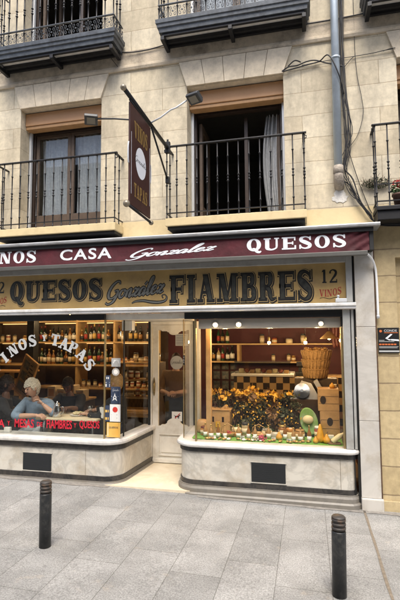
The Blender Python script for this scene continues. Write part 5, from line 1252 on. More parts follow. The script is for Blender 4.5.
def seated(px, py, fx, fy_, chest, neck, head, **arms):
    """pelvis on a stool at (px,py) facing (fx,fy_)"""
    l = math.hypot(fx, fy_); fx, fy_ = fx / l, fy_ / l; rx, ry = fy_, -fx
    J = dict(pelvis=(px, py, .56), chest=chest, neck=neck, head=head)
    for s, k in (('R', 1), ('L', -1)):
        J['hip' + s] = (px + rx * .09 * k, py + ry * .09 * k, .55); J['kn' + s] = (px + fx * .40 + rx * .12 * k, py + fy_ * .40 + ry * .12 * k, .52); J['an' + s] = (px + fx * .36 + rx * .12 * k, py + fy_ * .36 + ry * .12 * k, FZ + .07)
    J.update(arms); return J
def stool(x, y, label):
    t = thing('stool', label, 'stool', (x, y, FZ)); m = MB(); m.lathe([(.16, .36), (.17, .37), (.17, .39), (.15, .40)], (x, y, FZ), 20); m.build('seat', M['brownwood'], t)
    for a in (45, 135, 225, 315): m = MB(); m.tube([(x + .12 * math.cos(R(a)), y + .12 * math.sin(R(a)), FZ + .365), (x + .17 * math.cos(R(a)), y + .17 * math.sin(R(a)), FZ)], .016, 8); m.build('leg', M['brownwood'], t)
J = seated(-3.80, 5.98, .05, -.95, (-3.765, 5.84, .80), (-3.75, 5.77, .975), (-3.765, 5.70, 1.145),
           shR=(-3.945, 5.82, .925), elR=(-3.975, 5.60, .765), wrR=(-3.60, 5.555, .80), shL=(-3.575, 5.83, .93), elL=(-3.40, 5.66, .81), wrL=(-3.545, 5.63, .935))
J['knR'] = (-3.93, 5.66, .50); J['knL'] = (-3.70, 5.66, .50); J['anR'] = (-3.93, 5.66, .14); J['anL'] = (-3.70, 5.66, .14)
person('white haired man in a pale blue shirt, hand at his chin, behind the window', J, (-.42, -.86, -.22), R(7), 'skin', 'whitehair', 'blueshirt', 'jeans', dict(low=-.28, front=.30, puff=1.13, rough=.04, curls=1100), 'rolled',
       [('R', (1, .05, -.08), (0, -.2, 1)), ('L', (-.75, -.05, .62), (.5, .6, .6))])
J = seated(-3.58, 6.50, .1, -1, (-3.56, 6.40, .82), (-3.56, 6.36, .96), (-3.565, 6.32, 1.12), shR=(-3.74, 6.39, .92), elR=(-3.76, 6.16, .80), wrR=(-3.50, 6.05, .82), shL=(-3.38, 6.39, .92), elL=(-3.32, 6.2, .79), wrL=(-3.36, 6.02, .84))
person('dark haired person in black leaning over the table behind the metal jug', J, (.15, -.9, -.4), 0, 'skindark', 'darkhair', 'blackcloth', 'greycloth', dict(low=-.5, front=.3, puff=1.07, curls=500), 'rolled', [('R', (.8, -.3, 0), (0, 0, 1)), ('L', (-.2, -.8, .1), (0, 0, 1))])
J = seated(-4.45, 5.95, .8, .25, (-4.37, 5.93, .82), (-4.34, 5.92, 1.0), (-4.325, 5.91, 1.165), shR=(-4.30, 5.76, .93), elR=(-4.12, 5.72, .76), wrR=(-3.98, 5.85, .86), shL=(-4.42, 6.1, .93), elL=(-4.2, 6.2, .8), wrL=(-4.02, 6.1, .86))
person('dark haired person in black at the left edge of the window, turned from the street', J, (.85, .45, -.1), 0, 'skindark', 'darkhair', 'blackcloth', 'greycloth', dict(low=-.6, front=.25, puff=1.09, curls=500), 'long', [('R', (.8, .4, .2), (0, -.4, .8))])
J = seated(-2.60, 6.06, -1, .1, (-2.64, 6.04, .84), (-2.64, 6.03, 1.03), (-2.655, 6.02, 1.21), shR=(-2.66, 6.22, .95), elR=(-2.86, 6.24, .82), wrR=(-3.04, 6.12, .80), shL=(-2.64, 5.83, .95), elL=(-2.78, 5.74, .76), wrL=(-2.98, 5.80, .80))
person('blond person in black seated at the table end, partly behind the window stickers', J, (-.9, .1, -.15), 0, 'skin', 'blond', 'blackcloth', 'greycloth', dict(low=-.75, front=.3, puff=1.12, rough=.02, curls=700), 'long', [('R', (-.9, -.2, 0), (0, 0, 1)), ('L', (-.9, .2, 0), (0, 0, 1))])
J = dict(pelvis=(-2.13, 7.0, .88), chest=(-2.13, 6.98, 1.22), neck=(-2.12, 6.97, 1.42), head=(-2.11, 6.94, 1.57), shR=(-2.31, 6.98, 1.34), elR=(-2.36, 6.88, 1.08), wrR=(-2.18, 6.72, 1.06), shL=(-1.94, 6.98, 1.34), elL=(-1.88, 6.88, 1.08), wrL=(-2.04, 6.70, 1.07),
         hipR=(-2.22, 7.0, .86), knR=(-2.22, 6.97, .48), anR=(-2.22, 7.0, .13), hipL=(-2.04, 7.0, .86), knL=(-2.03, 6.97, .48), anL=(-2.03, 7.0, .13))
J = {k: (v[0] + .07, v[1], v[2] * .935) for k, v in J.items()}
person('person in a beige top and dark trousers standing inside the shop door', J, (.1, -1, -.1), 0, 'skin', 'darkhair', 'beigecloth', 'blackcloth', dict(low=-.1, front=.45, puff=1.06), 'rolled', [('R', (.8, -.4, 0), (0, -.3, 1)), ('L', (-.8, -.4, 0), (0, -.3, 1))])
stool(-3.80, 6.0, 'wooden stool under the white haired man'); stool(-3.58, 6.52, 'wooden stool under the person leaning over the table'); stool(-4.45, 5.95, 'wooden stool under the person at the left window edge'); stool(-2.58, 6.06, 'wooden stool under the blond person')

# right window: the shop behind ------------------------------------------
t = thing('wall_shelf', 'two long pale boards with a divider on the dark red wall', 'shelf', (-.8, 8.6, 1.38))
for z, x1 in ((1.38, .25), (1.71, .55)): m = MB(); m.box(-1.85, x1, 8.48, 8.795, z - .026, z, .003); m.build('board', M['shelf'], t)
m = MB(); m.box(-1.31, -1.265, 8.50, 8.79, 1.381, 1.683, .003); m.build('divider', M['shelf'], t); m = MB(); m.box(-1.87, -1.851, 8.48, 8.795, 1.0, 2.1, .003); m.build('upright', M['brownwood'], t)
for z, nm in ((1.381, 'lower'), (1.711, 'upper')):
    row(-1.78, -1.35, 8.60, z, BK[1:], .085, 'bottle', f'bottle on the {nm} red wall shelf, left of the pale divider', 'bottle', f'bottles on the {nm} red wall shelf, left', .1)
row(-.75, -.20, 8.60, 1.381, JK, .09, 'jar', 'preserve jar on the lower red wall shelf, right of the pale divider', 'jar', 'goods on the lower red wall shelf, right', .1)
for i, (x, me) in enumerate(((-.85, 1), (-.62, 0), (-.35, 2), (-.1, 1))): inst('jar', JK[me], (x, 8.6, 1.711), 'preserve jar on the upper red wall shelf near the hanging bulb', 'jar', 'jars on the upper red wall shelf, right', 1.15)
random.seed(31)
for i in range(9):
    x, z = -1.76 + (i % 3) * .17, 1.28 - (i // 3) * .185
    t = thing('picture', ['small framed picture in the top row on the wall left of the counter', 'small framed picture in the middle row on the wall left of the counter', 'small framed picture in the bottom row on the wall left of the counter'][i // 3], 'picture', (x, 8.79, z), 0, f'framed pictures, {["top", "middle", "bottom"][i // 3]} row')
    m = MB(); m.box(x - .06, x + .06, 8.785, 8.797, z - .07, z + .07); m.build('print', M['picture'], t); m = MB()
    for a, b, c, d in ((-.072, -.0605, -.082, .082), (.0605, .072, -.082, .082), (-.06, .06, .0705, .082), (-.06, .06, -.082, -.0705)): m.box(x + a, x + b, 8.778, 8.798, z + c, z + d, .002)
    m.build('frame', M['brownwood'], t)
t = thing('counter', 'shop counter with a chequered tile front and glass case of food', 'counter', (-.4, 7.6, FZ))
m = MB(); m.box(-1.20, .58, 7.42, 8.0, FZ, 1.20); m.build('front', M['check'], t); m = MB(); m.box(-1.24, -.24, 7.38, 8.02, 1.201, 1.24, .006); m.build('counter_top', M['whiteware'], t)
m = MB(); m.box(-1.18, -.30, 7.42, 7.428, 1.242, 1.42); m.box(-1.18, -1.172, 7.43, 7.9, 1.242, 1.42); m.box(-.308, -.30, 7.43, 7.9, 1.242, 1.42); m.build('case_pane', M['winglass'], t)
m = MB(); m.box(-1.19, -.29, 7.41, 7.92, 1.421, 1.437, .003); m.build('case_top', M['chrome'], t); m = MB(); m.box(-1.15, -.33, 7.87, 7.88, 1.40, 1.419); m.build('case_light', M['glow'], t)
for i in range(9):
    m = MB(); x = -1.10 + i * .092
    if i % 3 == 0: m.lathe([(.04, 0), (.045, .02), (.045, .06), (.035, .07)], (0, 0, 0), 12); me = m.mesh('cheese', M['cheese'])
    elif i % 3 == 1: m.ball((0, 0, .035), .04, 1.1, 1.4, .85, 10); me = m.mesh('cured_meat', M['meat'])
    else: m.box(-.04, .04, -.06, .06, 0, .05, .008); me = m.mesh('cheese', M['tin'])
    inst('cheese' if i % 3 != 1 else 'cured_meat', me, (x, 7.6, 1.2405), ['round pale cheese in the glass case on the counter', 'dark cured meat in the glass case on the counter', 'brown block of cheese in the glass case on the counter'][i % 3], ['cheese', 'meat', 'cheese'][i % 3], ['round cheeses in the case', 'meats in the case', 'block cheeses in the case'][i % 3])
m = MB(); m.mi = 0; m.box(-.22, .0, 7.5, 7.75, 1.201, 1.26, .01); m.box(-.17, -.05, 7.60, 7.64, 1.26, 1.42, .008); m.mi = 1; m.box(-.20, -.02, 7.58, 7.60, 1.36, 1.43, .006); o = m.build('scale', [M['blackframe'], M['chrome']]); tag(o, 'black shop scale on the counter beside the glass case', 'scale')
# hanging lamps
def pendant(x, y, z, label, shade=True, r=.14):
    t = thing('pendant_lamp', label, 'lamp', (x, y, z), 0)
    m = MB(); m.tube([(x, y, z + .12), (x, y, 2.62)], .004, 6); m.build('cord', M['cable'], t)
    if shade:
        m = MB(); m.lathe([(.012, .125), (.03, .12), (r * .55, .07), (r, .012), (r * .99, .008), (r * .5, .06), (.02, .11)], (x, y, z), 22); m.build('lamp_shade', M['shelf'], t)
    else:
        m = MB(); m.lathe([(.012, .12), (.018, .11), (.018, .045), (.012, .04)], (x, y, z), 12); m.build('lamp_holder', M['brass'], t)
    m = MB(); m.ball((x, y, z + .02), .026, seg=12); m.build('bulb', M['bulb'], t)
    return t
def lamp_light(loc, energy, size=.05, col=(1, .68, .36)):
    l = bpy.data.lights.new('lamp_light', 'POINT'); l.energy = energy; l.shadow_soft_size = size; l.color = col
    o = bpy.data.objects.new('lamp_light', l); COL.objects.link(o); o.location = loc; return o
for (x, y, z, lab, sh, e) in ((-.62, 7.4, 1.72, 'glowing bare bulb hanging left of the wicker baskets', False, 9), (-.05, 7.4, 1.72, 'glowing bare bulb hanging just behind the wicker baskets', False, 9), (.31, 7.3, 1.79, 'pendant lamp with a wide conical shade near the right window edge', True, 9),
                            (.50, 7.6, 1.75, 'small bare bulb by the right wall beyond the conical lamp', False, 5), (-2.20, 7.9, 1.73, 'left one of two small bulbs glowing behind the shop door pane', False, 4), (-2.09, 7.9, 1.73, 'right one of two small bulbs glowing behind the shop door pane', False, 4)):
    pendant(x, y, z, lab, sh); lamp_light((x, y, z - .05), e * .8)
for (x, y, e) in ((-5.4, 7.2, 16), (-4.1, 7.3, 15), (-3.1, 7.2, 15)):
    pendant(x, y, 2.25, 'wide shaded pendant lamp high under the shop ceiling behind the left window', True, .18)['group'] = 'ceiling pendants of the left room'; lamp_light((x, y, 2.2), e * .5, .08)
# spots on the pelmet: lens discs that light the display
for (x, r_, lab) in ((-1.08, .026, 'left lit spotlight on the grey pelmet of the right window'), (-.80, .026, 'second lit spotlight on the grey pelmet, right of the first'), (.14, .022, 'lit spotlight near the right end of the grey pelmet')):
    t = thing('spotlight', lab, 'spotlight', (x, 5.34, 1.99))
    m = MB(); m.tube([(x, 5.349, 1.99), (x, 5.335, 1.985)], r_ + .008, 14); m.build('rim', M['alu'], t); m = MB(); m.ball((x, 5.336, 1.985), r_, 1, .4, 1, 14); m.build('bulb', M['bulb'], t)
for (x, e) in ((-1.0, 7), (-.45, 6), (.10, 6)): lamp_light((x, 5.55, 1.90), e * 1.15, .04, (1, .66, .33))

# right window: the display ----------------------------------------------
DZ = .6135
random.seed(8)
t = thing('leaf_arrangement', 'wide bank of dried dark autumn branches topped with yellow leaves', 'plant', (-.8, 6.1, DZ))
m = MB()
for k in range(60):
    x = random.uniform(-1.35, -.15); y = random.uniform(5.9, 6.3); m.tube([(x, y, DZ), (x + random.uniform(-.06, .06), y + random.uniform(-.05, .05), DZ + .25), (x + random.uniform(-.14, .14), y + random.uniform(-.1, .1), DZ + random.uniform(.35, .55))], [.006, .004, .002], 5)
m.build('branch', M['twig'], t)
m = MB()
for k in range(92):
    z = random.uniform(.68, 1.12) - .05 * random.random(); x = random.uniform(-1.36 if z > .96 else -.94, -.08 if z > .8 else -.22) + random.gauss(0, .04); y = random.uniform(6.0 if x < -.95 else 5.84, 6.3); m.mi = 0 if random.random() < .66 else 1
    leaves(m, random.randint(24, 60), (x, y, z), random.uniform(.06, .13), .10, random.uniform(.05, .10), random.choice((.018, .024, .032)), random.choice((.45, .7, .9)))
m.build('foliage', [M['leafdark'], M['leafbrown']], t, fix=False)
m = MB()
for k in range(15):
    x = -1.25 + k * .073; z = 1.12 + .035 * math.sin(k * 1.9) + (.03 if 4 < k < 9 else 0) ; leaves(m, 22 if 4 < k < 13 else 9, (x, 5.92 + .07 * math.sin(k * 2), z - .02 * (k % 3)), .05, .05, .03 + (.035 if 6 < k < 9 else 0), .030, .75)
leaves(m, 260, (-.58, 5.84, .86), .52, .10, .24, .015, .7)
m.build('yellow_leaves', M['leafyellow'], t, fix=False)
# plywood house-shaped cheese stand
t = thing('wooden_house', 'plywood toy house with slots and a yellow door, left of the display', 'decoration', (-1.13, 5.9, DZ))
m = MB(); hx = lambda u, v, d: (u, 5.82 + d, v)
def slab_with_slots(m, x0, x1, z0, z1, slots, d0, d1):
    xs = sorted({x0, x1} | {s[0] for s in slots} | {s[1] for s in slots}); zs = sorted({z0, z1} | {s[2] for s in slots} | {s[3] for s in slots})
    for i in range(len(xs) - 1):
        for k in range(len(zs) - 1):
            cx_, cz_ = (xs[i] + xs[i + 1]) / 2, (zs[k] + zs[k + 1]) / 2
            if any(s[0] < cx_ < s[1] and s[2] < cz_ < s[3] for s in slots): continue
            m.box(xs[i], xs[i + 1] - .0004, 5.82 + d0, 5.82 + d1, zs[k], zs[k + 1] - .0004)
slab_with_slots(m, -1.27, -1.0, DZ, .90, [(-1.235, -1.205, .75, .82), (-1.105, -1.075, .75, .82)], 0, .012); m.box(-1.27, -1.258, 5.833, 6.0, DZ, .89); m.box(-1.012, -1.0, 5.833, 6.0, DZ, .89); m.build('wall', M['palewood'], t)
m = MB(); m.box(-1.29, -.985, 5.81, 6.02, .901, .915, .003); m.prism([(-1.13, .916), (-1.03, .916), (-1.07, .965)], .02, .15, hx); m.build('roof', M['palewood'], t)
m = MB(); m.box(-1.185, -1.125, 5.812, 5.819, .69, .76, .002); m.build('shutter', M['leafyellow'], t)
m = MB(); m.lathe([(.06, 0), (.075, .02), (.078, .12), (.06, .16), (.03, .165)], (-1.36, 5.84, DZ), 16); o = m.build('barrel', M['palewood']); tag(o, 'small wooden barrel beside the plywood house', 'barrel')
# crates at the right, gourd on top
def crate(x0, x1, y0, y1, z0, z1, label, hole):
    t = thing('crate', label, 'crate', ((x0 + x1) / 2, (y0 + y1) / 2, z0), 0)
    m = MB(); m.box(x0, x1, y0, y1, z0, z1, .005); b = m.build('box', M['palewood'], t)
    m = MB()
    for z in (z0 + (z1 - z0) * .33, z0 + (z1 - z0) * .66): m.box(x0 + .006, x1 - .006, y0 - .0015, y0 - .0003, z, z + .003)
    m.build('plank_gap', M['darkwood'], t)
    m = MB(); m.prism([(hole[0] + .035 * math.cos(a), hole[1] + .05 * math.sin(a)) for a in [i * math.pi / 10 for i in range(20)]], -.003, -.0005, lambda u, v, d: (u, y0 + d, v)); m.build('handle_hole', M['darkwood'], t)
crate(.115, .345, 5.86, 6.12, DZ, .925, 'pale wooden crate, lower of two stacked at the right of the display', (.23, .80)); crate(.095, .345, 5.86, 6.10, .9265, 1.195, 'pale wooden crate with a dark round hole, upper of the two stacked', (.155, 1.06))
def gourd(x, y, z, s, label, tall=1.0):
    t = thing('gourd', label, 'gourd', (x, y, z), 0); m = MB(); m.lathe([(.0, .0), (.03, .002), (.045, .025), (.042, .05), (.024, .075 * tall), (.015, .10 * tall), (.008, .112 * tall), (0, .115 * tall)], (0, 0, 0), 16)
    for v in m.bm.verts:
        a = math.atan2(v.co.y, v.co.x); k = s * (1 + .06 * math.cos(a * 7)); v.co = Vector((v.co.x * k, v.co.y * k, v.co.z * s))
    m.build('flesh', M['pumpkin'], t, (0, 0, 0)); m = MB(); m.tube([(0, 0, .108 * tall * s), (.006, 0, .13 * tall * s), (.016, 0, .14 * tall * s)], .004, 6); m.build('stalk', M['twig'], t, (0, 0, 0))
gourd(.27, 5.95, 1.196, .75, 'yellow gourd lying on top of the stacked crates', .8)
gourd(.105, 5.57, DZ, 1.15, 'tall yellow gourd in front of the green cheese plate', 1.6); gourd(.175, 5.53, DZ, .95, 'yellow gourd right of the tallest one by the stacked crates'); gourd(.05, 5.51, DZ, .7, 'smallest yellow gourd left of the tall one')
gourd(-.37, 5.6, DZ, .85, 'yellow gourd among the bottles in the middle of the display')
m = MB(); m.mi = 0; m.box(.20, .265, 5.70, 5.76, DZ, DZ + .055, .006); o = m.build('small_box', M['whiteware']); tag(o, 'small white box on the mat before the stacked crates', 'box')
m = MB(); m.lathe([(.028, 0), (.034, .05), (.03, .052)], (.24, 5.842, .926), 12); m.mi = 0
t = thing('cheese_plate', 'upright green and grey rinded plate with a pale cheese on it', 'cheese', (-.02, 5.85, DZ))
rot = Matrix.Translation((-.02, 5.85, .80)) @ Matrix.Rotation(R(-14), 4, 'Y') @ Matrix.Rotation(R(84), 4, 'X') @ Matrix.Diagonal((.72, 1.12, 1, 1))
m = MB(); m.lathe([(.0, -.02), (.13, -.02), (.148, -.006), (.148, .004), (.135, .010), (.125, .006), (0, .004)], (0, 0, 0), 40, rot); m.build('plate', M['greencheese'], t)
m = MB(); m.ball((-.03, 5.815, .825), .062, 1.05, .5, .85, 18); m.build('cheese', M['cheese'], t); m = MB(); m.box(-.10, .06, 5.83, 5.95, DZ, DZ + .03, .006); m.build('stand', M['blackframe'], t)
# steel slicer and baskets on a dark plinth behind
m = MB(); m.box(-.30, .34, 6.16, 6.62, DZ, 1.02, .006); o = m.build('plinth', M['woodwall']); tag(o, 'dark display plinth behind the crates, under the slicer and baskets', 'plinth')
t = thing('slicer', 'polished steel slicer with sloping sides below the wicker baskets', 'slicer', (-.05, 6.2, 1.021))
m = MB(); m.prism([(-.29, 1.021), (.13, 1.021), (.02, 1.22), (-.10, 1.25)], .0, .22, lambda u, v, d: (u, 6.19 + d * .6 + (v - 1.021) * .35, v)); m.build('body', M['dullsteel'], t)
m = MB(); m.lathe([(.10, -.006), (.10, .006), (.02, .012)], (0, 0, 0), 28, Matrix.Translation((-.10, 6.18, 1.13)) @ Matrix.Rotation(R(70), 4, 'X'), False); m.build('blade', M['chrome'], t)
m = MB(); m.prism([(.05, 1.24), (.10, 1.27), (.22, 1.05), (.17, 1.021)], .02, .20, lambda u, v, d: (u, 6.19 + d, v)); m.build('chute', M['alu'], t)
m = MB(); m.box(-.20, .36, 6.30 + .125, 6.62, 1.0205, 1.27, .006); o = m.build('crate', M['brownwood']); tag(o, 'brown crate hidden behind the slicer, carrying the wicker baskets', 'crate')
for i, (z, r, lab) in enumerate(((1.271, .175, 'wicker basket, lowest of the stack of three'), (1.395, .190, 'wicker basket, middle of the stack of three'), (1.520, .205, 'wicker basket, topmost of the stack of three'))):
    t = thing('basket', lab, 'basket', (.08 + .01 * i, 6.53, z), 0)
    m = MB(); prof = []
    n = 12
    for k in range(n + 1):
        a = k / n; prof += [(r * (.86 + .14 * a) + .004 * (k % 2), a * .115)]
    prof += [(r * 1.01, .122), (r * .94, .120), (r * .80, .012), (0, .010)]
    m.lathe(prof, (.08 + .01 * i, 6.53, z), 36); m.build('weave', M['wicker'], t)
    m = MB()
    for k in range(24):
        a = k * math.pi / 12; q = lambda s, h: (.08 + .01 * i + r * s * math.cos(a), 6.53 + r * s * math.sin(a), z + h)
        m.tube([q(.875, .002), q(1.02, .116)], .007, 5)
    m.build('stake', M['wicker'], t)
    m = MB(); m.tube([(.08 + .01 * i + r * 1.0 * math.cos(k * math.pi / 16), 6.53 + r * 1.0 * math.sin(k * math.pi / 16), z + .121 + .003 * (k % 2)) for k in range(33)], .009, 6); m.build('rim', M['wicker'], t)
m = MB()
for k in range(26): m.ball((.10 + random.uniform(-.14, .14), 6.53 + random.uniform(-.15, .1), 1.655 + random.uniform(-.01, .02)), random.uniform(.02, .032), 1.2, 1, .7, 8)
o = m.build('bread_rolls', M['tin']); tag(o, 'heap of small brown rolls in the topmost wicker basket', 'bread')
# little bottles with white labels along the front, cups and flowers
def small_bottle(h, r, glass):
    m = MB(); m.mi = 0; m.lathe([(r, 0), (r, h * .52), (r * .5, h * .68), (r * .3, h * .76), (r * .3, h * .9)], seg=14); m.mi = 1; m.lathe([(r * 1.03, h * .06), (r * 1.03, h * .36)], seg=14); m.mi = 2; m.lathe([(r * .36, h * .88), (r * .36, h)], seg=10)
    return m.mesh('bottle', [M[glass], M['whiteware'], M['capgold']])
SB = [small_bottle(.17, .026, 'tin'), small_bottle(.15, .028, 'tin'), small_bottle(.19, .025, 'bottle_amber')]
spots = [(-1.27, 5.60), (-1.19, 5.56), (-1.10, 5.55), (-1.02, 5.57), (-.86, 5.62), (-.73, 5.56), (-.655, 5.6), (-.50, 5.66), (-.30, 5.62), (-.20, 5.55), (-.12, 5.58), (-.02, 5.56)]
labs = ['in front of the barrel, leftmost of the row', 'before the left slot of the plywood house', 'before the yellow shutter of the plywood house', 'before the right corner of the plywood house', 'standing a little back, right of the plywood house', 'in the open space right of the plywood house', 'next to the pink flowers, on their left', 'standing back behind the pink flowers', 'right of the single gourd in the middle', 'third bottle left of the smallest gourd', 'second bottle left of the smallest gourd', 'first bottle left of the smallest gourd']
for i, (x, y) in enumerate(spots): inst('bottle', SB[i % 3], (x, y, DZ), 'small amber bottle with a white label ' + labs[i], 'bottle', 'small bottles along the display front', 1.0 + .06 * math.sin(i * 2))
CW = []
for mm in ('capgold', 'whiteware', 'tin'):
    m = MB(); m.ball((0, 0, .012), .016, 1.25, 1, .75, 10); m.ball((.018, 0, .013), .006, 1.4, 1, .9, 6); CW.append(m.mesh('wrapped_cheese', M[mm]))
for k in range(46):
    i = random.choice((0, 0, 1, 2)); inst('wrapped_cheese', CW[i], (random.uniform(-1.25, -.02), random.uniform(5.44, 5.52), DZ), ['tiny cheese in gold foil at the front edge of the display', 'tiny cheese in white wrapping at the front edge of the display', 'tiny brown cheese at the front edge of the display'][i], 'cheese', ['gold cheeses', 'white cheeses', 'brown cheeses'][i] + ' along the display edge', random.uniform(.8, 1.3), random.uniform(0, 6))
t = thing('flowers', 'bunch of pink and white flowers at the front of the display', 'flowers', (-.58, 5.5, DZ))
m = MB(); m.mi = 0; leaves(m, 60, (-.555, 5.48, DZ + .04), .05, .03, .035, .014); m.mi = 1; leaves(m, 60, (-.64, 5.48, DZ + .035), .05, .03, .03, .013); m.build('petals', [M['pink'], M['whiteware']], t, fix=False)
m = MB()
for k in range(8): m.tube([(-.6 + .02 * (k - 4), 5.49, DZ), (-.6 + .025 * (k - 4), 5.485, DZ + .04)], .002, 4)
m.build('stem', M['leafgreen'], t)
t = thing('bottle', 'clear bottle lying tilted by the right edge of the display', 'bottle', (.27, 5.5, DZ)); m = MB(); rot = Matrix.Translation((.235, 5.50, DZ + .03)) @ Matrix.Rotation(R(52), 4, 'Y')
m.lathe([(.028, 0), (.03, .01), (.03, .11), (.012, .15), (.012, .20)], (0, 0, 0), 14, rot); m.build('glass_body', M['cheese'], t); m = MB(); m.lathe([(.014, .19), (.015, .23)], (0, 0, 0), 12, rot); m.build('cap', M['bottle_dark'], t)
m = MB(); m.box(.19, .33, 5.47, 5.56, DZ, DZ + .02, .006); o = m.build('cloth', M['leafbrown']); tag(o, 'folded brown cloth under the tilted bottle', 'cloth')

# a fuller display: cheeses, sausages, tags, straw baskets between the bank of leaves and the front row
random.seed(77)
def cheese_wheel(x, y, z, r, h, mtl, label, wedge=False):
    t = thing('cheese', label, 'cheese', (x, y, z), random.uniform(0, 6)); m = MB(); m.lathe([(r * .94, 0), (r, h * .15), (r, h * .85), (r * .93, h), (0, h * 1.01)], (0, 0, 0), 26); m.build('rind', M[mtl], t, (0, 0, 0))
    m = MB(); m.lathe([(r * .45, h * 1.012), (r * .45, h * 1.022), (0, h * 1.022)], (0, 0, 0), 18); m.build('paper_label', M[random.choice(('labelwhite', 'labelred', 'labelgold'))], t, (0, 0, 0))
cheese_wheel(-.90, 5.72, DZ, .075, .05, 'rindorange', 'orange rinded cheese wheel right of the plywood house'); cheese_wheel(-.90, 5.72, DZ + .052, .06, .045, 'cheese', 'pale cheese wheel stacked on the orange rinded one')
cheese_wheel(-.42, 5.72, DZ, .08, .055, 'rindgrey', 'grey rinded cheese wheel behind the single gourd'); cheese_wheel(-.24, 5.70, DZ, .06, .08, 'cheese', 'tall pale cheese between the grey wheel and the green plate')
cheese_wheel(-.24, 5.70, DZ + .083, .05, .04, 'rindorange', 'small orange cheese on the tall pale one')
cheese_wheel(.29, 6.02, 1.1965, .045, .04, 'cheese', 'small pale cheese beside the gourd on the crates')
def wicker_tray(x, y, label, goods, gm):
    t = thing('basket', label, 'basket', (x, y, DZ)); m = MB(); m.lathe([(.07, 0), (.085, .03), (.092, .045), (.085, .045), (.065, .008), (0, .008)], (0, 0, 0), 24); m.build('weave', M['wicker'], t, (0, 0, 0))
    m = MB(); m.tube([(.088 * math.cos(k * math.pi / 12), .088 * math.sin(k * math.pi / 12), .047 + .003 * (k % 2)) for k in range(25)], .006, 6); m.tube([(-.088, 0, .045), (-.07, 0, .12), (0, 0, .16), (.07, 0, .12), (.088, 0, .045)], .005, 6); m.build('rim', M['wicker'], t, (0, 0, 0))
    for k in range(7):
        a = k * .9; o = MB(); o.ball((0, 0, 0), .024, 1.2, .95, .8, 10); inst(goods, o.mesh(goods, M[gm]), (x + .042 * math.cos(a) * (k > 0), y + .042 * math.sin(a) * (k > 0), DZ + .035 + (.02 if k == 0 else 0)), 'round ' + goods.replace('_', ' ') + ' heaped in the ' + label, goods.split('_')[-1], goods + ' in a basket')
wicker_tray(-.62, 5.68, 'small handled basket behind the pink flowers', 'walnut', 'palewood'); wicker_tray(-1.0, 5.66, 'small handled basket before the plywood house corner', 'mini_cheese', 'labelred')
def tag_card(x, y, text, label):
    t = thing('price_card', label, 'price card', (x, y, DZ)); m = MB(); m.box(x - .026, x + .026, y, y + .002, DZ + .002, DZ + .042); b = m.build('card', M['labelwhite'], t)
    m = MB()
    for k in range(3): m.box(x - .02, x + .016 - .012 * (k == 2), y - .0012, y - .0004, DZ + .010 + k * .011, DZ + .014 + k * .011)
    m.build('print', M['labelblack'], b)
for i, (x, y, lab) in enumerate(((-1.145, 5.50, 'price card before the plywood house'), (-.80, 5.53, 'price card left of the pink flowers'), (-.43, 5.53, 'price card left of the single gourd'), (-.25, 5.49, 'price card between the single gourd and the green plate'), (.24, 5.62, 'price card before the stacked crates'))): tag_card(x, y, '', 'small white ' + lab)
for i, (x, y, lab) in enumerate(((-1.31, 5.70, 'beside the barrel'), (-.79, 5.70, 'right of the stacked wheels'), (-.53, 5.78, 'right of the handled basket with walnuts'), (-.34, 5.80, 'behind the grey cheese wheel'), (-.13, 5.68, 'left of the green plate'), (.085, 5.74, 'right of the green plate'))):
    inst('jar', JK[i % len(JK)], (x, y, DZ), 'preserve jar in the display ' + lab, 'jar', 'jars among the display goods', 1.15)
for i, (x, z) in enumerate(((.47, 1.95), (.53, 1.92), (.42, 1.93))):
    t = thing('sausage', ['dark sausage hanging by the right wall, middle of three', 'dark sausage hanging by the right wall, right of three', 'dark sausage hanging by the right wall, left of three'][i], 'sausage', (x, 8.3, z)); m = MB(); m.tube(catmull([(x, 8.3, z + .18), (x + .01, 8.3, z), (x, 8.3, z - .16), (x + .02, 8.3, z - .3)], 4), [.008] + [.026] * 11 + [.008], 10); m.build('casing', M['sausage'], t); m = MB(); m.tube([(x, 8.3, z + .17), (x, 8.3, 2.62)], .003, 5); m.build('string', M['label'], t)
# ------------------------------------------------------------------ across the street: only ever seen mirrored in the panes
ob = thing('building', 'plain rendered house on the opposite side of the street, mirrored in the panes', 'building', (-2, -4.6, 0))
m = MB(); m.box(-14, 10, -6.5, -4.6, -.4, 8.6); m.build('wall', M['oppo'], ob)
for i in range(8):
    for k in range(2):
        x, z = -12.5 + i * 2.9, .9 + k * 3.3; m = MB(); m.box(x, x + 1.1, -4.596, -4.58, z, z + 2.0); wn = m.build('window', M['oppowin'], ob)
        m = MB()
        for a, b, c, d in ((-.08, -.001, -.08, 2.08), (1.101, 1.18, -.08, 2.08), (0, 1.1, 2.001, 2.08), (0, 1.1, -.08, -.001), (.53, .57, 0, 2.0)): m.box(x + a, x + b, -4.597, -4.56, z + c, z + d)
        m.build('frame', M['darkwood'], wn)

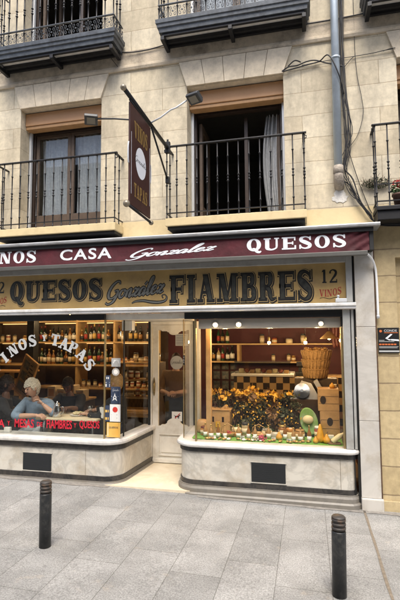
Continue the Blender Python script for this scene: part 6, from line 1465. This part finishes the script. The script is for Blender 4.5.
# ------------------------------------------------------------------ light
w = bpy.data.worlds.new('World'); S.world = w; w.use_nodes = True; nt = w.node_tree
bg = nt.nodes['Background']; sky = nt.nodes.new('ShaderNodeTexSky'); sky.sky_type = 'NISHITA'; sky.sun_disc = False
SE, SR = R(62), R(170)
sky.sun_elevation = SE; sky.sun_rotation = SR; sky.air_density = 1.0; sky.dust_density = 4.0; sky.ozone_density = 1.0
nt.links.new(sky.outputs[0], bg.inputs[0]); bg.inputs[1].default_value = 0.10
sun = bpy.data.lights.new('sun', 'SUN'); sun.energy = 1.5; sun.angle = R(32); sun.color = (1, .955, .87)
so = bpy.data.objects.new('sun', sun); COL.objects.link(so)
# direction to the sun in the sky texture's own convention: rotation clockwise from +Y
dv = Vector((math.sin(SR) * math.cos(SE), math.cos(SR) * math.cos(SE), math.sin(SE)))
so.rotation_euler = dv.to_track_quat('Z', 'Y').to_euler(); so.location = dv * 20

# ------------------------------------------------------------------ camera
cam = bpy.data.cameras.new('camera'); co = bpy.data.objects.new('camera', cam); COL.objects.link(co)
yaw, pitch, roll = R(13.35), R(4.55), R(.35)
fw = Vector((-math.sin(yaw) * math.cos(pitch), math.cos(yaw) * math.cos(pitch), math.sin(pitch)))
r0 = Vector((math.cos(yaw), math.sin(yaw), 0)); d0 = -r0.cross(fw)
rr = r0 * math.cos(roll) + d0 * math.sin(roll); dd = -r0 * math.sin(roll) + d0 * math.cos(roll)
co.matrix_world = Matrix.Translation((0, 0, 1.85)) @ Matrix((rr, -dd, -fw)).transposed().to_4x4()
cam.sensor_fit = 'VERTICAL'; cam.sensor_height = 24; cam.lens = 24 * 455 / 600; cam.clip_start = .05; cam.clip_end = 400
S.camera = co
S.render.engine = 'CYCLES'
S.cycles.use_denoising = True; S.cycles.max_bounces = 8; S.cycles.transparent_max_bounces = 24; S.cycles.sample_clamp_indirect = 4
S.view_settings.view_transform = 'Standard'; S.view_settings.look = 'None'; S.view_settings.gamma = 1; S.view_settings.exposure = 1.5; S.view_settings.use_curve_mapping = False
